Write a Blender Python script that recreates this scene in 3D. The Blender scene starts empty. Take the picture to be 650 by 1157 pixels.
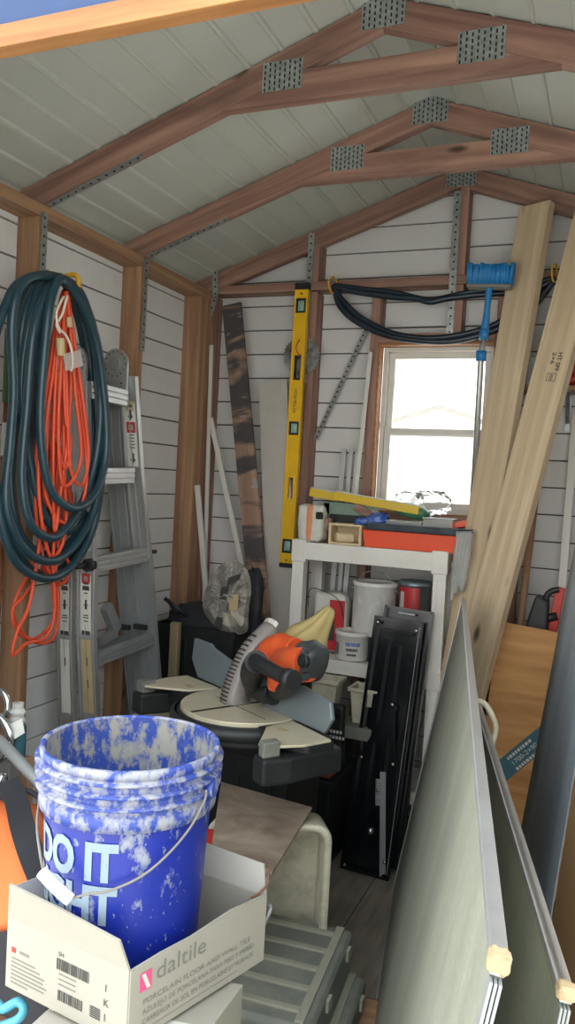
import bpy, bmesh, math, random
from mathutils import Vector as V, Matrix as M, noise
random.seed(7)
C = bpy.context.scene.collection
S = bpy.context.scene
PI = math.pi
R = math.radians

# ------------------------------------------------------------------ camera
CAM = V((0, 0, 1.45)); FPX = 910.0; YAW, PIT, ROL = R(22.1), R(2.1), R(3.1)
fwd = V((-math.sin(YAW)*math.cos(PIT), math.cos(YAW)*math.cos(PIT), -math.sin(PIT)))
rt0 = V((math.cos(YAW), math.sin(YAW), 0)); up0 = rt0.cross(fwd)
RT = math.cos(ROL)*rt0 + math.sin(ROL)*up0
UP = -math.sin(ROL)*rt0 + math.cos(ROL)*up0
def at(px, py, **k):
    """world point seen at a pixel of the photo on the plane x=, y= or z="""
    d = fwd + RT*((px-325)/FPX) - UP*((py-578.5)/FPX)
    ax, v = list(k.items())[0]; i = 'xyz'.index(ax)
    return CAM + d*((v-CAM[i])/d[i])
def toz(a, b, z):
    """point of the line a-b at height z"""
    return a + (b-a)*((z-a.z)/(b.z-a.z))
cd = bpy.data.cameras.new('camera'); cam = bpy.data.objects.new('camera', cd); C.objects.link(cam)
cd.sensor_fit = 'VERTICAL'; cd.sensor_height = 36; cd.lens = 36*FPX/1157; cd.clip_start = .02
cam.matrix_world = M((( RT.x, UP.x, -fwd.x, CAM.x), (RT.y, UP.y, -fwd.y, CAM.y), (RT.z, UP.z, -fwd.z, CAM.z), (0,0,0,1)))
S.camera = cam

# ------------------------------------------------------------------ materials
def col(h):
    h = h.lstrip('#'); o = []
    for i in (0, 2, 4):
        c = int(h[i:i+2], 16)/255; o.append(c/12.92 if c <= .04045 else ((c+.055)/1.055)**2.4)
    return (*o, 1)
class NT:
    def __init__(s, name):
        s.m = bpy.data.materials.new(name); s.m.use_nodes = True; s.t = s.m.node_tree; s.n = s.t.nodes
        s.b = s.n['Principled BSDF']
    def new(s, ty, **k):
        n = s.n.new(ty)
        for a, v in k.items(): setattr(n, a, v)
        return n
    def l(s, a, b): s.t.links.new(a, b)
    def coords(s, scale=(1,1,1), rnd=True):
        tc = s.new('ShaderNodeTexCoord'); mp = s.new('ShaderNodeMapping'); mp.inputs['Scale'].default_value = scale
        if rnd:
            oi = s.new('ShaderNodeObjectInfo'); mu = s.new('ShaderNodeMath', operation='MULTIPLY'); mu.inputs[1].default_value = 37
            s.l(oi.outputs['Random'], mu.inputs[0]); ad = s.new('ShaderNodeVectorMath', operation='ADD')
            s.l(tc.outputs['Object'], ad.inputs[0]); s.l(mu.outputs[0], ad.inputs[1]); s.l(ad.outputs[0], mp.inputs[0])
        else: s.l(tc.outputs['Object'], mp.inputs[0])
        return mp.outputs[0]
    def noise(s, co, scale, detail=5, rough=.6, dist=0):
        n = s.new('ShaderNodeTexNoise'); n.inputs['Scale'].default_value = scale; n.inputs['Detail'].default_value = detail
        n.inputs['Roughness'].default_value = rough; n.inputs['Distortion'].default_value = dist
        s.l(co, n.inputs['Vector']); return n.outputs['Fac']
    def ramp(s, f, stops):
        r = s.new('ShaderNodeValToRGB'); e = r.color_ramp.elements
        while len(e) < len(stops): e.new(.5)
        for i, (p, c) in enumerate(stops): e[i].position = p; e[i].color = c if not isinstance(c, str) else col(c)
        s.l(f, r.inputs[0]); return r.outputs[0]
    def mix(s, f, a, b, mode='MIX'):
        m = s.new('ShaderNodeMix', data_type='RGBA', blend_type=mode)
        for i, v in ((0, f), (6, a), (7, b)):
            if isinstance(v, (int, float)): m.inputs[i].default_value = v
            elif isinstance(v, str): m.inputs[i].default_value = col(v)
            elif isinstance(v, tuple): m.inputs[i].default_value = v
            else: s.l(v, m.inputs[i])
        return m.outputs[2]
    def bump(s, h, strength=.3, dist=.002):
        b = s.new('ShaderNodeBump'); b.inputs['Strength'].default_value = strength; b.inputs['Distance'].default_value = dist
        s.l(h, b.inputs['Height']); s.l(b.outputs[0], s.b.inputs['Normal'])
    def out(s, c=None, rough=.6, metal=0, **k):
        if isinstance(c, str): s.b.inputs['Base Color'].default_value = col(c)
        elif c is not None: s.l(c, s.b.inputs['Base Color'])
        s.b.inputs['Roughness'].default_value = rough; s.b.inputs['Metallic'].default_value = metal
        for a, v in k.items(): s.b.inputs[a.replace('_', ' ')].default_value = v
        return s.m
def plain(name, c, rough=.55, metal=0, dirt='#6a6459', amt=.25, scale=9, bump=.0, **k):
    """a colour with procedural dust and wear"""
    t = NT(name); co = t.coords()
    f = t.noise(co, scale, 8, .65); m = t.ramp(f, [(.45, (0,0,0,1)), (.75, (amt,)*3+(1,))])
    c2 = t.mix(m, c, dirt)
    if bump: t.bump(t.noise(co, scale*12, 4), bump)
    return t.out(c2, rough, metal, **k)
def wood(name, dark, light, rough=.6, stain='#3c2317', samt=.5, knots=True, gs=26):
    t = NT(name); co = t.coords((1.3, gs, gs)); c1 = t.noise(co, 1, 6, .62, .6)
    base = t.ramp(c1, [(.34, dark), (.62, light)])
    co2 = t.coords((.7, 5, 5)); w = t.new('ShaderNodeTexWave', wave_type='RINGS', rings_direction='X'); w.inputs['Scale'].default_value = 1.7
    w.inputs['Distortion'].default_value = 5; w.inputs['Detail'].default_value = 2; w.inputs['Detail Scale'].default_value = .6
    t.l(co2, w.inputs['Vector'])
    g = t.ramp(w.outputs['Fac'], [(.0, (.0,.0,.0,1)), (1, (.42,.42,.42,1))])
    base = t.mix(g, base, dark)
    co3 = t.coords((2, 7, 7)); st = t.ramp(t.noise(co3, 1, 4, .6, .3), [(.56, (0,0,0,1)), (.74, (samt,)*3+(1,))])
    base = t.mix(st, base, stain)
    if knots:
        co4 = t.coords((2.6, 7, 7)); vo = t.new('ShaderNodeTexVoronoi'); vo.inputs['Scale'].default_value = 1.1; t.l(co4, vo.inputs['Vector'])
        k = t.ramp(vo.outputs['Distance'], [(.05, (.85,.85,.85,1)), (.13, (0,0,0,1))])
        base = t.mix(k, base, '#2a1710')
    t.bump(c1, .25, .001)
    return t.out(base, rough)
MT = {}
MT['framing'] = wood('framing lumber', '#73534a', '#a8826f', stain='#4a3731', samt=.45)
MT['framing_gold'] = wood('golden framing lumber', '#87634a', '#b48f6d', stain='#5a4234', samt=.45)
MT['beam'] = wood('orange beam lumber', '#80542f', '#a97848', stain='#583520', samt=.3)
MT['pine'] = wood('new pine lumber', '#b8a283', '#d4c2a4', stain='#a58a68', samt=.3)
MT['ply'] = wood('plywood', '#a8763f', '#cf9c60', stain='#8a5c30', samt=.3, knots=False, gs=14)
MT['oldwood'] = wood('old handle wood', '#6b3f25', '#94603c', knots=False)
MT['palewood'] = wood('pale craft wood', '#c7b189', '#ddcba6', knots=False, samt=.1)
MT['siding'] = plain('white siding', '#e2e4e3', .6, amt=.18, dirt='#a8a8a2', scale=3, bump=.25)
MT['gable'] = plain('white gable siding', '#cfcfcd', .6, amt=.14, dirt='#a8a8a2', scale=3, bump=.25)
def ceiling_mat():
    t = NT('roof panel'); co = t.coords((1,1,1), False); f = t.noise(co, 2.2, 4)
    c = t.ramp(f, [(.35, '#b9beb5'), (.7, '#c2c5bf')]); return t.out(c, .42)
MT['roof'] = ceiling_mat()
MT['groove'] = plain('dark joint', '#4a4843', .8, amt=.1)
def galv():
    t = NT('galvanised steel'); co = t.coords(); f = t.noise(co, 60, 3); c = t.ramp(f, [(.3, '#8f9594'), (.7, '#b9bebc')])
    return t.out(c, .42, .75)
MT['galv'] = galv()
MT['hole'] = plain('dark hole', '#1d1c1a', .8, amt=.05)
def floor_mat():
    t = NT('plywood floor'); co = t.coords((14, 1.2, 1), False); f = t.noise(co, 2.2, 7, .6)
    c = t.ramp(f, [(.3, '#5f584c'), (.7, '#8d8574')]); co2 = t.coords((1,1,1), False)
    d = t.ramp(t.noise(co2, 3.2, 8, .65), [(.4, (0,0,0,1)), (.7, (.6,.6,.6,1))]); c = t.mix(d, c, '#9a9384')
    t.bump(f, .3, .001); return t.out(c, .8)
MT['floor'] = floor_mat()
MT['vinyl'] = plain('white window vinyl', '#cfccc4', .45, amt=.2, dirt='#9a9488')
MT['white_plastic'] = plain('white shelf plastic', '#dcdad2', .5, amt=.3, dirt='#a59f92', scale=5)
MT['cream'] = plain('cream plastic', '#c4bfa9', .55, amt=.8, dirt='#7f7b6c', scale=13)
MT['alu'] = plain('brushed aluminium', '#b4b6b6', .38, .65, amt=.35, dirt='#8c8b86', scale=12)
MT['alu_dull'] = plain('dull aluminium channel', '#9b9fa0', .5, .5, amt=.4, dirt='#77766f', scale=6)
MT['chrome'] = plain('chrome', '#c8cccd', .18, .95, amt=.1)
MT['black'] = plain('black plastic', '#1b1e20', .5, amt=.35, dirt='#3f3f3d', scale=7)
MT['black_metal'] = plain('black painted steel', '#0e1215', .2, amt=.3, dirt='#2c3034', scale=5)
MT['tote'] = plain('black tote plastic', '#16191b', .55, amt=.5, dirt='#2e2f2e', scale=4)
MT['rubber'] = plain('teal black hose rubber', '#1f3b45', .33, amt=.3, dirt='#3b5058', scale=14)
MT['rubber2'] = plain('navy black hose rubber', '#1b2733', .35, amt=.3, dirt='#2f3b47', scale=14)
MT['cord'] = plain('orange cord', '#d8502f', .5, amt=.3, dirt='#a5402a', scale=20)
MT['whitecord'] = plain('white cord', '#d3c9b8', .5, amt=.2)
MT['yellow'] = plain('yellow enamel', '#e8b81a', .38, amt=.35, dirt='#b58b1e', scale=10)
MT['yellow_dusty'] = plain('dusty yellow enamel', '#d3b022', .5, amt=.5, dirt='#b8a868', scale=16)
MT['yellow_tie'] = plain('yellow tie plastic', '#d8a72a', .5)
MT['glassvial'] = plain('vial', '#9fc0b2', .2, amt=.1)
MT['blue'] = plain('blue brush plastic', '#1f78b8', .5, amt=.3, dirt='#5d93b8')
MT['bluefoil'] = plain('blue foil', '#2a55a8', .3, amt=.5, dirt='#b7c4d8', scale=14)
MT['green'] = plain('green grip', '#2f5a34', .5)
MT['greenbag'] = plain('green bag plastic', '#3a7352', .45, amt=.4, dirt='#6c8a76')
MT['saw_orange'] = plain('orange tool plastic', '#d9572a', .45, amt=.35, dirt='#a8653f')
MT['tray_orange'] = plain('orange tray plastic', '#e2512c', .45, amt=.2, dirt='#a8452c')
MT['red'] = plain('red plastic', '#b83228', .45, amt=.2)
MT['redtin'] = plain('red tin label', '#bb2f35', .35, amt=.2)
MT['tin'] = plain('tin', '#a9adad', .3, .8, amt=.3)
MT['teal'] = plain('teal sticker', '#2f5f6b', .5, amt=.2, dirt='#4a7480')
MT['ink'] = plain('printing ink', '#3a3a38', .7, amt=.0)
MT['inkgrey'] = plain('grey printing ink', '#77746e', .7, amt=.0)
MT['white'] = plain('white print', '#c9c9c3', .6, amt=.1)
MT['pale'] = plain('pale label', '#d0d0c6', .6, amt=.4, dirt='#9c9a8e', scale=18)
MT['yellowlabel'] = plain('faded yellow label', '#b7a57c', .6, amt=.5, dirt='#9b8a68', scale=20)
MT['redlabel'] = plain('red label', '#a8352f', .6, amt=.1)
MT['pink'] = plain('pink print', '#d84f7c', .6, amt=.0)
MT['card'] = plain('white carton board', '#99958a', .8, amt=.25, dirt='#b3ad9e', scale=4, bump=.1)
MT['cardin'] = plain('carton inside', '#a5a39c', .8, amt=.2, dirt='#bdb8ac', scale=4)
MT['brown_card'] = plain('brown board edge', '#6e4a33', .85)
MT['cardboard'] = plain('brown cardboard', '#b08c60', .85, amt=.3, dirt='#8f7048', scale=3)
MT['dustbag'] = plain('beige dust bag cloth', '#b3a16c', .85, amt=.35, dirt='#8f7f52', scale=6, bump=.3)
MT['bag_orange'] = plain('orange bag cloth', '#d06a35', .85, amt=.25, dirt='#b0582e', scale=5, bump=.3)
MT['bag_black'] = plain('black bag cloth', '#24252a', .85, amt=.3, dirt='#3a3a40', bump=.3)
MT['clear'] = plain('hazy clear plastic', '#eef1ee', .22, amt=.2, dirt='#d8d8d2', scale=12, Transmission_Weight=.72, IOR=1.15)
MT['bagclear'] = plain('clear bag film', '#f7f8f7', .3, amt=.1, dirt='#e0e0da', scale=12, Transmission_Weight=.9, IOR=1.06)
MT['greycase'] = plain('grey case plastic', '#6f726b', .6, amt=.75, dirt='#9c9b8b', scale=5, bump=.15)
MT['greycase_rib'] = plain('dusty case ribs', '#989786', .7, amt=.6, dirt='#7b7b6e', scale=6)
MT['greycase_dark'] = plain('dark grey tool plastic', '#34383b', .5, amt=.4, dirt='#5d5f5f', scale=8)
MT['bluegrey'] = plain('blue grey fence steel', '#8a979e', .45, .55, amt=.5, dirt='#8b979b', scale=6)
MT['castcream'] = plain('cream saw table', '#cfc6ac', .4, .2, amt=.5, dirt='#9b9078', scale=6)
MT['guard'] = plain('smoked guard plastic', '#8d8783', .35, amt=.5, dirt='#5d5956', scale=9)
MT['foam'] = plain('dried foam', '#b79f7c', .9, amt=.5, dirt='#8c744f', scale=25, bump=.6)
MT['sheet'] = None
def panel_mat(name, a, b, s=(7, .6, .6)):
    t = NT(name); co = t.coords(s, False); f = t.noise(co, 1.2, 6, .6); co2 = t.coords((1,1,1), False)
    c = t.ramp(f, [(.3, a), (.7, b)]); g = t.noise(co2, 90, 3); c = t.mix(t.ramp(g, [(.5, (0,0,0,1)), (.8, (.35,.35,.35,1))]), c, '#b9b7a6')
    return t.out(c, .42)
MT['panel'] = panel_mat('grey green panel skin', '#7b7f73', '#999b8c')
MT['sheetmetal'] = panel_mat('blue grey sheet', '#5d666e', '#98a3ad', (5, 5, .4))
MT['sheetmetal'].node_tree.nodes['Principled BSDF'].inputs['Metallic'].default_value = .35
def tile_mat():
    t = NT('brown stone tile'); co = t.coords((1,1.6,1), False); f = t.noise(co, 5, 9, .6, .8)
    c = t.ramp(f, [(.32, '#6d5d50'), (.5, '#8b7b6c'), (.68, '#a39787')]); return t.out(c, .5)
MT['tile'] = tile_mat()
def painted_board():
    t = NT('paint marked board'); co = t.coords((1.3, 26, 26)); g = t.ramp(t.noise(co, 1, 6, .6), [(.3, '#7d6253'), (.7, '#ab8c75')])
    co2 = t.coords((6.5, 1.6, 1.6), False); f = t.noise(co2, 1.1, 4, .6, .5)
    m = t.ramp(f, [(.47, (0,0,0,1)), (.54, (.9,.9,.9,1))]); c = t.mix(m, g, '#33373e')
    f2 = t.noise(t.coords((8, 3, 3), False), 1.6, 5, .6); c = t.mix(t.ramp(f2, [(.6, (0,0,0,1)), (.66, (.7,.7,.7,1))]), c, '#9aa1a5')
    return t.out(c, .6)
MT['paintboard'] = painted_board()
def splatter(name, base, light, z0, z1, lo=.62, hi=.40):
    """bucket plastic: plaster splashes, thick near the rim and thinning downwards"""
    t = NT(name); co = t.coords((1,1,.75), False)
    a = t.noise(co, 24, 12, .72); b = t.noise(t.coords((1,1,.5), False), 55, 4, .6)
    tc = t.new('ShaderNodeTexCoord'); sp = t.new('ShaderNodeSeparateXYZ'); t.l(tc.outputs['Object'], sp.inputs[0])
    mr = t.new('ShaderNodeMapRange'); mr.inputs[1].default_value = z0; mr.inputs[2].default_value = z1
    mr.inputs[3].default_value = lo; mr.inputs[4].default_value = hi; t.l(sp.outputs['Z'], mr.inputs[0])
    av = t.new('ShaderNodeMath', operation='MULTIPLY_ADD'); av.inputs[1].default_value = .35; t.l(b, av.inputs[0])
    m2 = t.new('ShaderNodeMath', operation='MULTIPLY'); m2.inputs[1].default_value = .65; t.l(a, m2.inputs[0]); t.l(m2.outputs[0], av.inputs[2])
    su = t.new('ShaderNodeMath', operation='SUBTRACT'); t.l(av.outputs[0], su.inputs[0]); t.l(mr.outputs[0], su.inputs[1])
    f = t.ramp(su.outputs[0], [(.0, (.015,.015,.015,1)), (.03, (.5,.5,.5,1)), (.09, (.95,.95,.95,1))])
    sp2 = t.ramp(t.noise(t.coords((1,1,.6), False), 120, 3, .6), [(.66, (0,0,0,1)), (.72, (.8,.8,.8,1))]); mx = t.new('ShaderNodeMath', operation='MAXIMUM'); t.l(f, mx.inputs[0]); t.l(sp2, mx.inputs[1]); f = mx.outputs[0]
    t.bump(f, .3, .0015)
    return t.out(t.mix(f, base, light), .42)
MT['bucket'] = splatter('blue bucket plastic', '#051f86', '#8a909c', .06, .34, .575, .525)
MT['bucketin'] = splatter('plastered bucket inside', '#27408a', '#8f8d80', .0, .37, .50, .47)
MT['bucketrim'] = splatter('plastered bucket ribs', '#274093', '#93959a', .28, .38, .475, .465)
MT['whitepaint'] = splatter('paint streaked pail', '#dadad4', '#f0efe8', -.2, .3, .56, .5)
def newsprint():
    t = NT('printed bag'); co = t.coords((1,1,1), False); v = t.new('ShaderNodeTexVoronoi'); v.inputs['Scale'].default_value = 70; t.l(co, v.inputs['Vector'])
    f = t.noise(co, 120, 6, .7, 1.5); c = t.ramp(f, [(.44, '#6a6866'), (.56, '#b3afa6')]); g = t.noise(co, 8, 3)
    c = t.mix(t.ramp(g, [(.5, (0,0,0,1)), (.62, (.8,.8,.8,1))]), c, '#c3bdac'); return t.out(c, .7)
MT['bagprint'] = newsprint()
def glass():
    t = NT('window glass'); b = t.n['Principled BSDF']
    return t.out('#ffffff', .0, 0, Transmission_Weight=1.0, IOR=1.02)
MT['glass'] = glass()

# ------------------------------------------------------------------ mesh helpers
def frame(o, x, y):
    x = V(x).normalized(); z = x.cross(V(y)).normalized(); y = z.cross(x)
    return M(((x.x, y.x, z.x, o[0]), (x.y, y.y, z.y, o[1]), (x.z, y.z, z.z, o[2]), (0,0,0,1)))
def rotz(o, deg): return M.Translation(V(o)) @ M.Rotation(R(deg), 4, 'Z')
class MB:
    def __init__(s, X=None): s.v=[]; s.f=[]; s.mi=[]; s.sm=[]; s.X = X or M.Identity(4)
    def add(s, vs, fs, mi=0, sm=False, X=None):
        T = s.X @ X if X is not None else s.X; n = len(s.v)
        s.v += [T @ V(v) for v in vs]; s.f += [[i+n for i in f] for f in fs]; s.mi += [mi]*len(fs); s.sm += [sm]*len(fs); return s
    def box(s, a, b, mi=0, X=None):
        x0,x1 = sorted((a[0],b[0])); y0,y1 = sorted((a[1],b[1])); z0,z1 = sorted((a[2],b[2]))
        v = [(x,y,z) for z in (z0,z1) for y in (y0,y1) for x in (x0,x1)]
        return s.add(v, [(0,2,3,1),(4,5,7,6),(0,1,5,4),(2,6,7,3),(0,4,6,2),(1,3,7,5)], mi, False, X)
    def cbox(s, c, size, mi=0, X=None):
        return s.box([c[i]-size[i]/2 for i in range(3)], [c[i]+size[i]/2 for i in range(3)], mi, X)
    def prism(s, poly, t0, t1, mi=0, X=None, sm=False):
        """2D outline in the local xy plane, extruded from z=t0 to z=t1"""
        n = len(poly); ar = sum(poly[i][0]*poly[(i+1)%n][1]-poly[(i+1)%n][0]*poly[i][1] for i in range(n))
        if ar < 0: poly = poly[::-1]
        v = [(p[0],p[1],t0) for p in poly]+[(p[0],p[1],t1) for p in poly]
        s.add(v, [list(range(n))[::-1], list(range(n,2*n))], mi, False, X)
        return s.add(v, [(i,(i+1)%n,n+(i+1)%n,n+i) for i in range(n)], mi, sm, X)
    def tube(s, pts, r, n=8, mi=0, closed=False, cap=True):
        pts = [V(p) for p in pts]; N = len(pts); rs = r if isinstance(r, (list,tuple)) else [r]*N
        tg = []
        for i in range(N):
            a = pts[(i-1)%N] if closed or i else pts[0]; b = pts[(i+1)%N] if closed or i < N-1 else pts[-1]
            d = b-a; tg.append(d.normalized() if d.length > 1e-9 else V((0,0,1)))
        u = tg[0].orthogonal().normalized(); vs = []
        for i in range(N):
            u = (u - tg[i]*u.dot(tg[i])); u = u.normalized() if u.length > 1e-6 else tg[i].orthogonal().normalized()
            w = tg[i].cross(u)
            for k in range(n):
                a = 2*PI*k/n; vs.append(pts[i] + (u*math.cos(a)+w*math.sin(a))*rs[i])
        fs = []
        for i in range(N if closed else N-1):
            j = (i+1)%N
            for k in range(n): fs.append((i*n+k, i*n+(k+1)%n, j*n+(k+1)%n, j*n+k))
        s.add(vs, fs, mi, True)
        if cap and not closed: s.add(vs[:n], [list(range(n))[::-1]], mi); s.add(vs[-n:], [list(range(n))], mi)
        return s
    def lathe(s, prof, n=40, X=None, mi=0, sm=True, mis=None):
        vs = [(r*math.cos(2*PI*k/n), r*math.sin(2*PI*k/n), z) for r, z in prof for k in range(n)]
        for i in range(len(prof)-1):
            fs = [(i*n+k, i*n+(k+1)%n, (i+1)*n+(k+1)%n, (i+1)*n+k) for k in range(n)]
            s.add(vs if i == 0 else [], [], 0) if False else None
            base = [vs[i*n+k] for k in range(n)]+[vs[(i+1)*n+k] for k in range(n)]
            s.add(base, [(k,(k+1)%n,n+(k+1)%n,n+k) for k in range(n)], mis[i] if mis else mi, sm, X)
        return s
    def disc(s, r, z, n=32, X=None, mi=0, up=True):
        v = [(r*math.cos(2*PI*k/n), r*math.sin(2*PI*k/n), z) for k in range(n)]
        return s.add(v, [list(range(n)) if up else list(range(n))[::-1]], mi, False, X)
    def cyl(s, a, b, r, n=16, mi=0, r2=None):
        a, b = V(a), V(b); z = (b-a).normalized(); x = z.orthogonal().normalized(); X = frame(a, x, z.cross(x)); h = (b-a).length; r2 = r2 or r
        s.lathe([(r,0),(r2,h)], n, X, mi); s.disc(r, 0, n, X, mi, False); return s.disc(r2, h, n, X, mi, True)
    def blob(s, size, seed=0, amp=.08, nf=3.0, pw=.45, X=None, mi=0, nu=22, nv=14):
        """soft lumpy box (superellipsoid) with creases"""
        sg = lambda a, p: math.copysign(abs(a)**p, a); vs = []
        for j in range(nv+1):
            t = -PI/2+PI*j/nv
            for i in range(nu):
                a = 2*PI*i/nu; p = V((sg(math.cos(t),pw)*sg(math.cos(a),pw), sg(math.cos(t),pw)*sg(math.sin(a),pw), sg(math.sin(t),pw)))
                q = 1+amp*noise.noise(p*nf+V((seed*3.1,seed*1.7,seed)))*2
                vs.append((p.x*q*size[0]/2, p.y*q*size[1]/2, p.z*q*size[2]/2))
        fs = [(j*nu+i, j*nu+(i+1)%nu, (j+1)*nu+(i+1)%nu, (j+1)*nu+i) for j in range(nv) for i in range(nu)]
        return s.add(vs, fs, mi, True, X)
WM = {}
def tagp(o, label=None, cat=None, group=None, kind=None):
    for k, v in (('label',label),('category',cat),('group',group),('kind',kind)):
        if v: o[k] = v
    return o
def thing(name, label, cat, loc=(0,0,0), group=None, X=None):
    o = bpy.data.objects.new(name, None); C.objects.link(o); o.empty_display_size = .05
    X = X if X is not None else M.Translation(V(loc)); o.matrix_world = X; WM[o] = X
    return tagp(o, label, cat, group)
def part(name, mb, mats, parent=None, F=None, bevel=0, label=None, stuff=False, seg=2):
    """link mb (world coordinates) as one mesh object; F = its own axes"""
    if isinstance(mats, str): mats = [mats]
    PW = WM[parent] if parent else M.Identity(4)
    if F is None: F = PW if parent else M.Identity(4)
    iF = F.inverted(); me = bpy.data.meshes.new(name)
    me.from_pydata([iF @ v for v in mb.v], [], mb.f)
    for m in mats: me.materials.append(MT[m])
    me.polygons.foreach_set('material_index', mb.mi); me.polygons.foreach_set('use_smooth', mb.sm)
    bm = bmesh.new(); bm.from_mesh(me); bmesh.ops.remove_doubles(bm, verts=bm.verts, dist=1e-5); bmesh.ops.recalc_face_normals(bm, faces=bm.faces) if len(bm.faces) < 6000 else None
    bm.to_mesh(me); bm.free(); me.update()
    o = bpy.data.objects.new(name, me); C.objects.link(o)
    if parent: o.parent = parent
    o.matrix_basis = PW.inverted() @ F; WM[o] = F
    if bevel:
        b = o.modifiers.new('bevel', 'BEVEL'); b.width = bevel; b.segments = seg; b.limit_method = 'ANGLE'; b.angle_limit = R(40); b.harden_normals = False
    if label: o['label'] = label
    if stuff: o['kind'] = 'stuff'
    return o
def solo(name, mb, mats, label, cat, group=None, F=None, bevel=0, kind=None):
    if F is None and mb.v:
        xs = [v.x for v in mb.v]; ys = [v.y for v in mb.v]; F = M.Translation(V(((min(xs)+max(xs))/2, (min(ys)+max(ys))/2, min(v.z for v in mb.v))))
    return tagp(part(name, mb, mats, None, F, bevel), label, cat, group, kind)
def beam_frame(a, b, wdir):
    return frame(a, V(b)-V(a), wdir)
def bar(a, b, w, t, wdir, mb=None, mi=0):
    """box from a to b, width w along wdir, thickness t along the other axis"""
    F = beam_frame(a, b, wdir); L = (V(b)-V(a)).length; mb = mb or MB()
    mb.box((0,-w/2,-t/2), (L,w/2,t/2), mi, mb.X.inverted() @ F); return mb, F
def timber(name, a, b, w, t, wdir, mat, parent=None, bevel=.002, label=None):
    mb, F = bar(V(a), V(b), w, t, V(wdir)); return part(name, mb, mat, parent, F, bevel, label)
def bezier(pts, n=8, closed=False):
    """smooth curve through the points (Catmull-Rom)"""
    P = [V(p) for p in pts]; N = len(P); out = []
    for i in range(N if closed else N-1):
        g = lambda k: P[k % N] if closed else P[max(0, min(N-1, k))]
        a, b, c, d = g(i-1), g(i), g(i+1), g(i+2)
        for k in range(n):
            t = k/n; out.append(.5*((2*b)+(-a+c)*t+(2*a-5*b+4*c-d)*t*t+(-a+3*b-3*c+d)*t**3))
    if not closed: out.append(P[-1])
    return out
def text_bm(s, size, bold=0.0):
    cu = bpy.data.curves.new('t', 'FONT'); cu.body = s; cu.size = size; cu.offset = bold; cu.resolution_u = 3
    o = bpy.data.objects.new('t', cu); me = bpy.data.meshes.new_from_object(o)
    bm = bmesh.new(); bm.from_mesh(me); bpy.data.objects.remove(o); bpy.data.curves.remove(cu); bpy.data.meshes.remove(me)
    return bm
def text(mb, s, size, X, mi=0, bold=0.0, fit=None, fn=None, cuts=0):
    """flat lettering in the local xy plane of X; fn bends it"""
    bm = text_bm(s, size, bold)
    if cuts:
        bmesh.ops.triangulate(bm, faces=bm.faces); bmesh.ops.subdivide_edges(bm, edges=bm.edges, cuts=cuts, use_grid_fill=True)
        bmesh.ops.triangulate(bm, faces=bm.faces)
    w = max([v.co.x for v in bm.verts] or [1]); k = (fit/w) if fit else 1
    bm.verts.index_update()
    vs = [(v.co.x*k, v.co.y, 0) for v in bm.verts]
    if fn: vs = [fn(v) for v in vs]
    mb.add(vs, [[v.index for v in f.verts] for f in bm.faces], mi, False, X); bm.free(); return mb
def struct(name, mb, mats, bevel=0):
    o = part(name, mb, mats, None, None, bevel); o['kind'] = 'structure'; return o

# ------------------------------------------------------------------ the shed
XL, XR, YB, YF = -1.909, .55, 3.489, 1.16
APX = -.68; SL = .345
roofz = lambda x: 2.42+SL*(x+1.82) if x < APX else 2.42+SL*((2*APX-x)+1.82)
rbot = lambda x: roofz(x)-.094
floor = struct('floor', MB().box((XL-.05, .3, -.06), (XR+.05, YB+.05, 0)), 'floor')
m = MB()
for x in (-1.35, -.74, -.13): m.box((x, .3, -.001), (x+.003, YB, .0006))
part('board_seam', m, 'hole', floor)
PITCH = .112; G = .005
def courses(mb, X, u0, u1, z0, z1):
    """lap boards on a wall: u along, z up, face towards +w of frame X (w = local z)"""
    n = int(math.ceil((z1-z0)/PITCH))
    for k in range(n):
        a = z0+k*PITCH; b = min(a+PITCH, z1)
        if b-a < .02: continue
        us = u0(a, b), u1(a, b)
        if us[1]-us[0] < .01: continue
        c = [(us[0],a,-.014),(us[0],a,-.007),(us[0],a+G,-.007),(us[0],a+G+.001,.0015),(us[0],b-.0005,-.0015),(us[0],b,-.007),(us[0],b,-.014)]
        d = [(us[1],p[1],p[2]) for p in c]; nn = len(c)
        for i in range(nn-1):
            mb.add([c[i],d[i],d[i+1],c[i+1]], [(0,1,2,3)], 1 if i in (1,) else 0, False, X)
# left wall: local x = +y world, y = z world, normal = +x
FL = M(((0,0,1,XL),(1,0,0,0),(0,1,0,0),(0,0,0,1)))
m = MB(); courses(m, FL, lambda a,b: YF, lambda a,b: YB+.02, 0.02, 2.33); m.box((XL-.03,YF,0),(XL-.013,YB+.03,2.36))
wall_left = struct('wall_left', m, ['siding','groove'])
FRt = M(((0,0,-1,XR),(1,0,0,0),(0,1,0,0),(0,0,0,1)))
m = MB(); courses(m, FRt, lambda a,b: YF, lambda a,b: YB+.02, 0.02, 2.33); m.box((XR+.013,YF,0),(XR+.03,YB+.03,2.36))
wall_right = struct('wall_right', m, ['siding','groove'])
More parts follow.
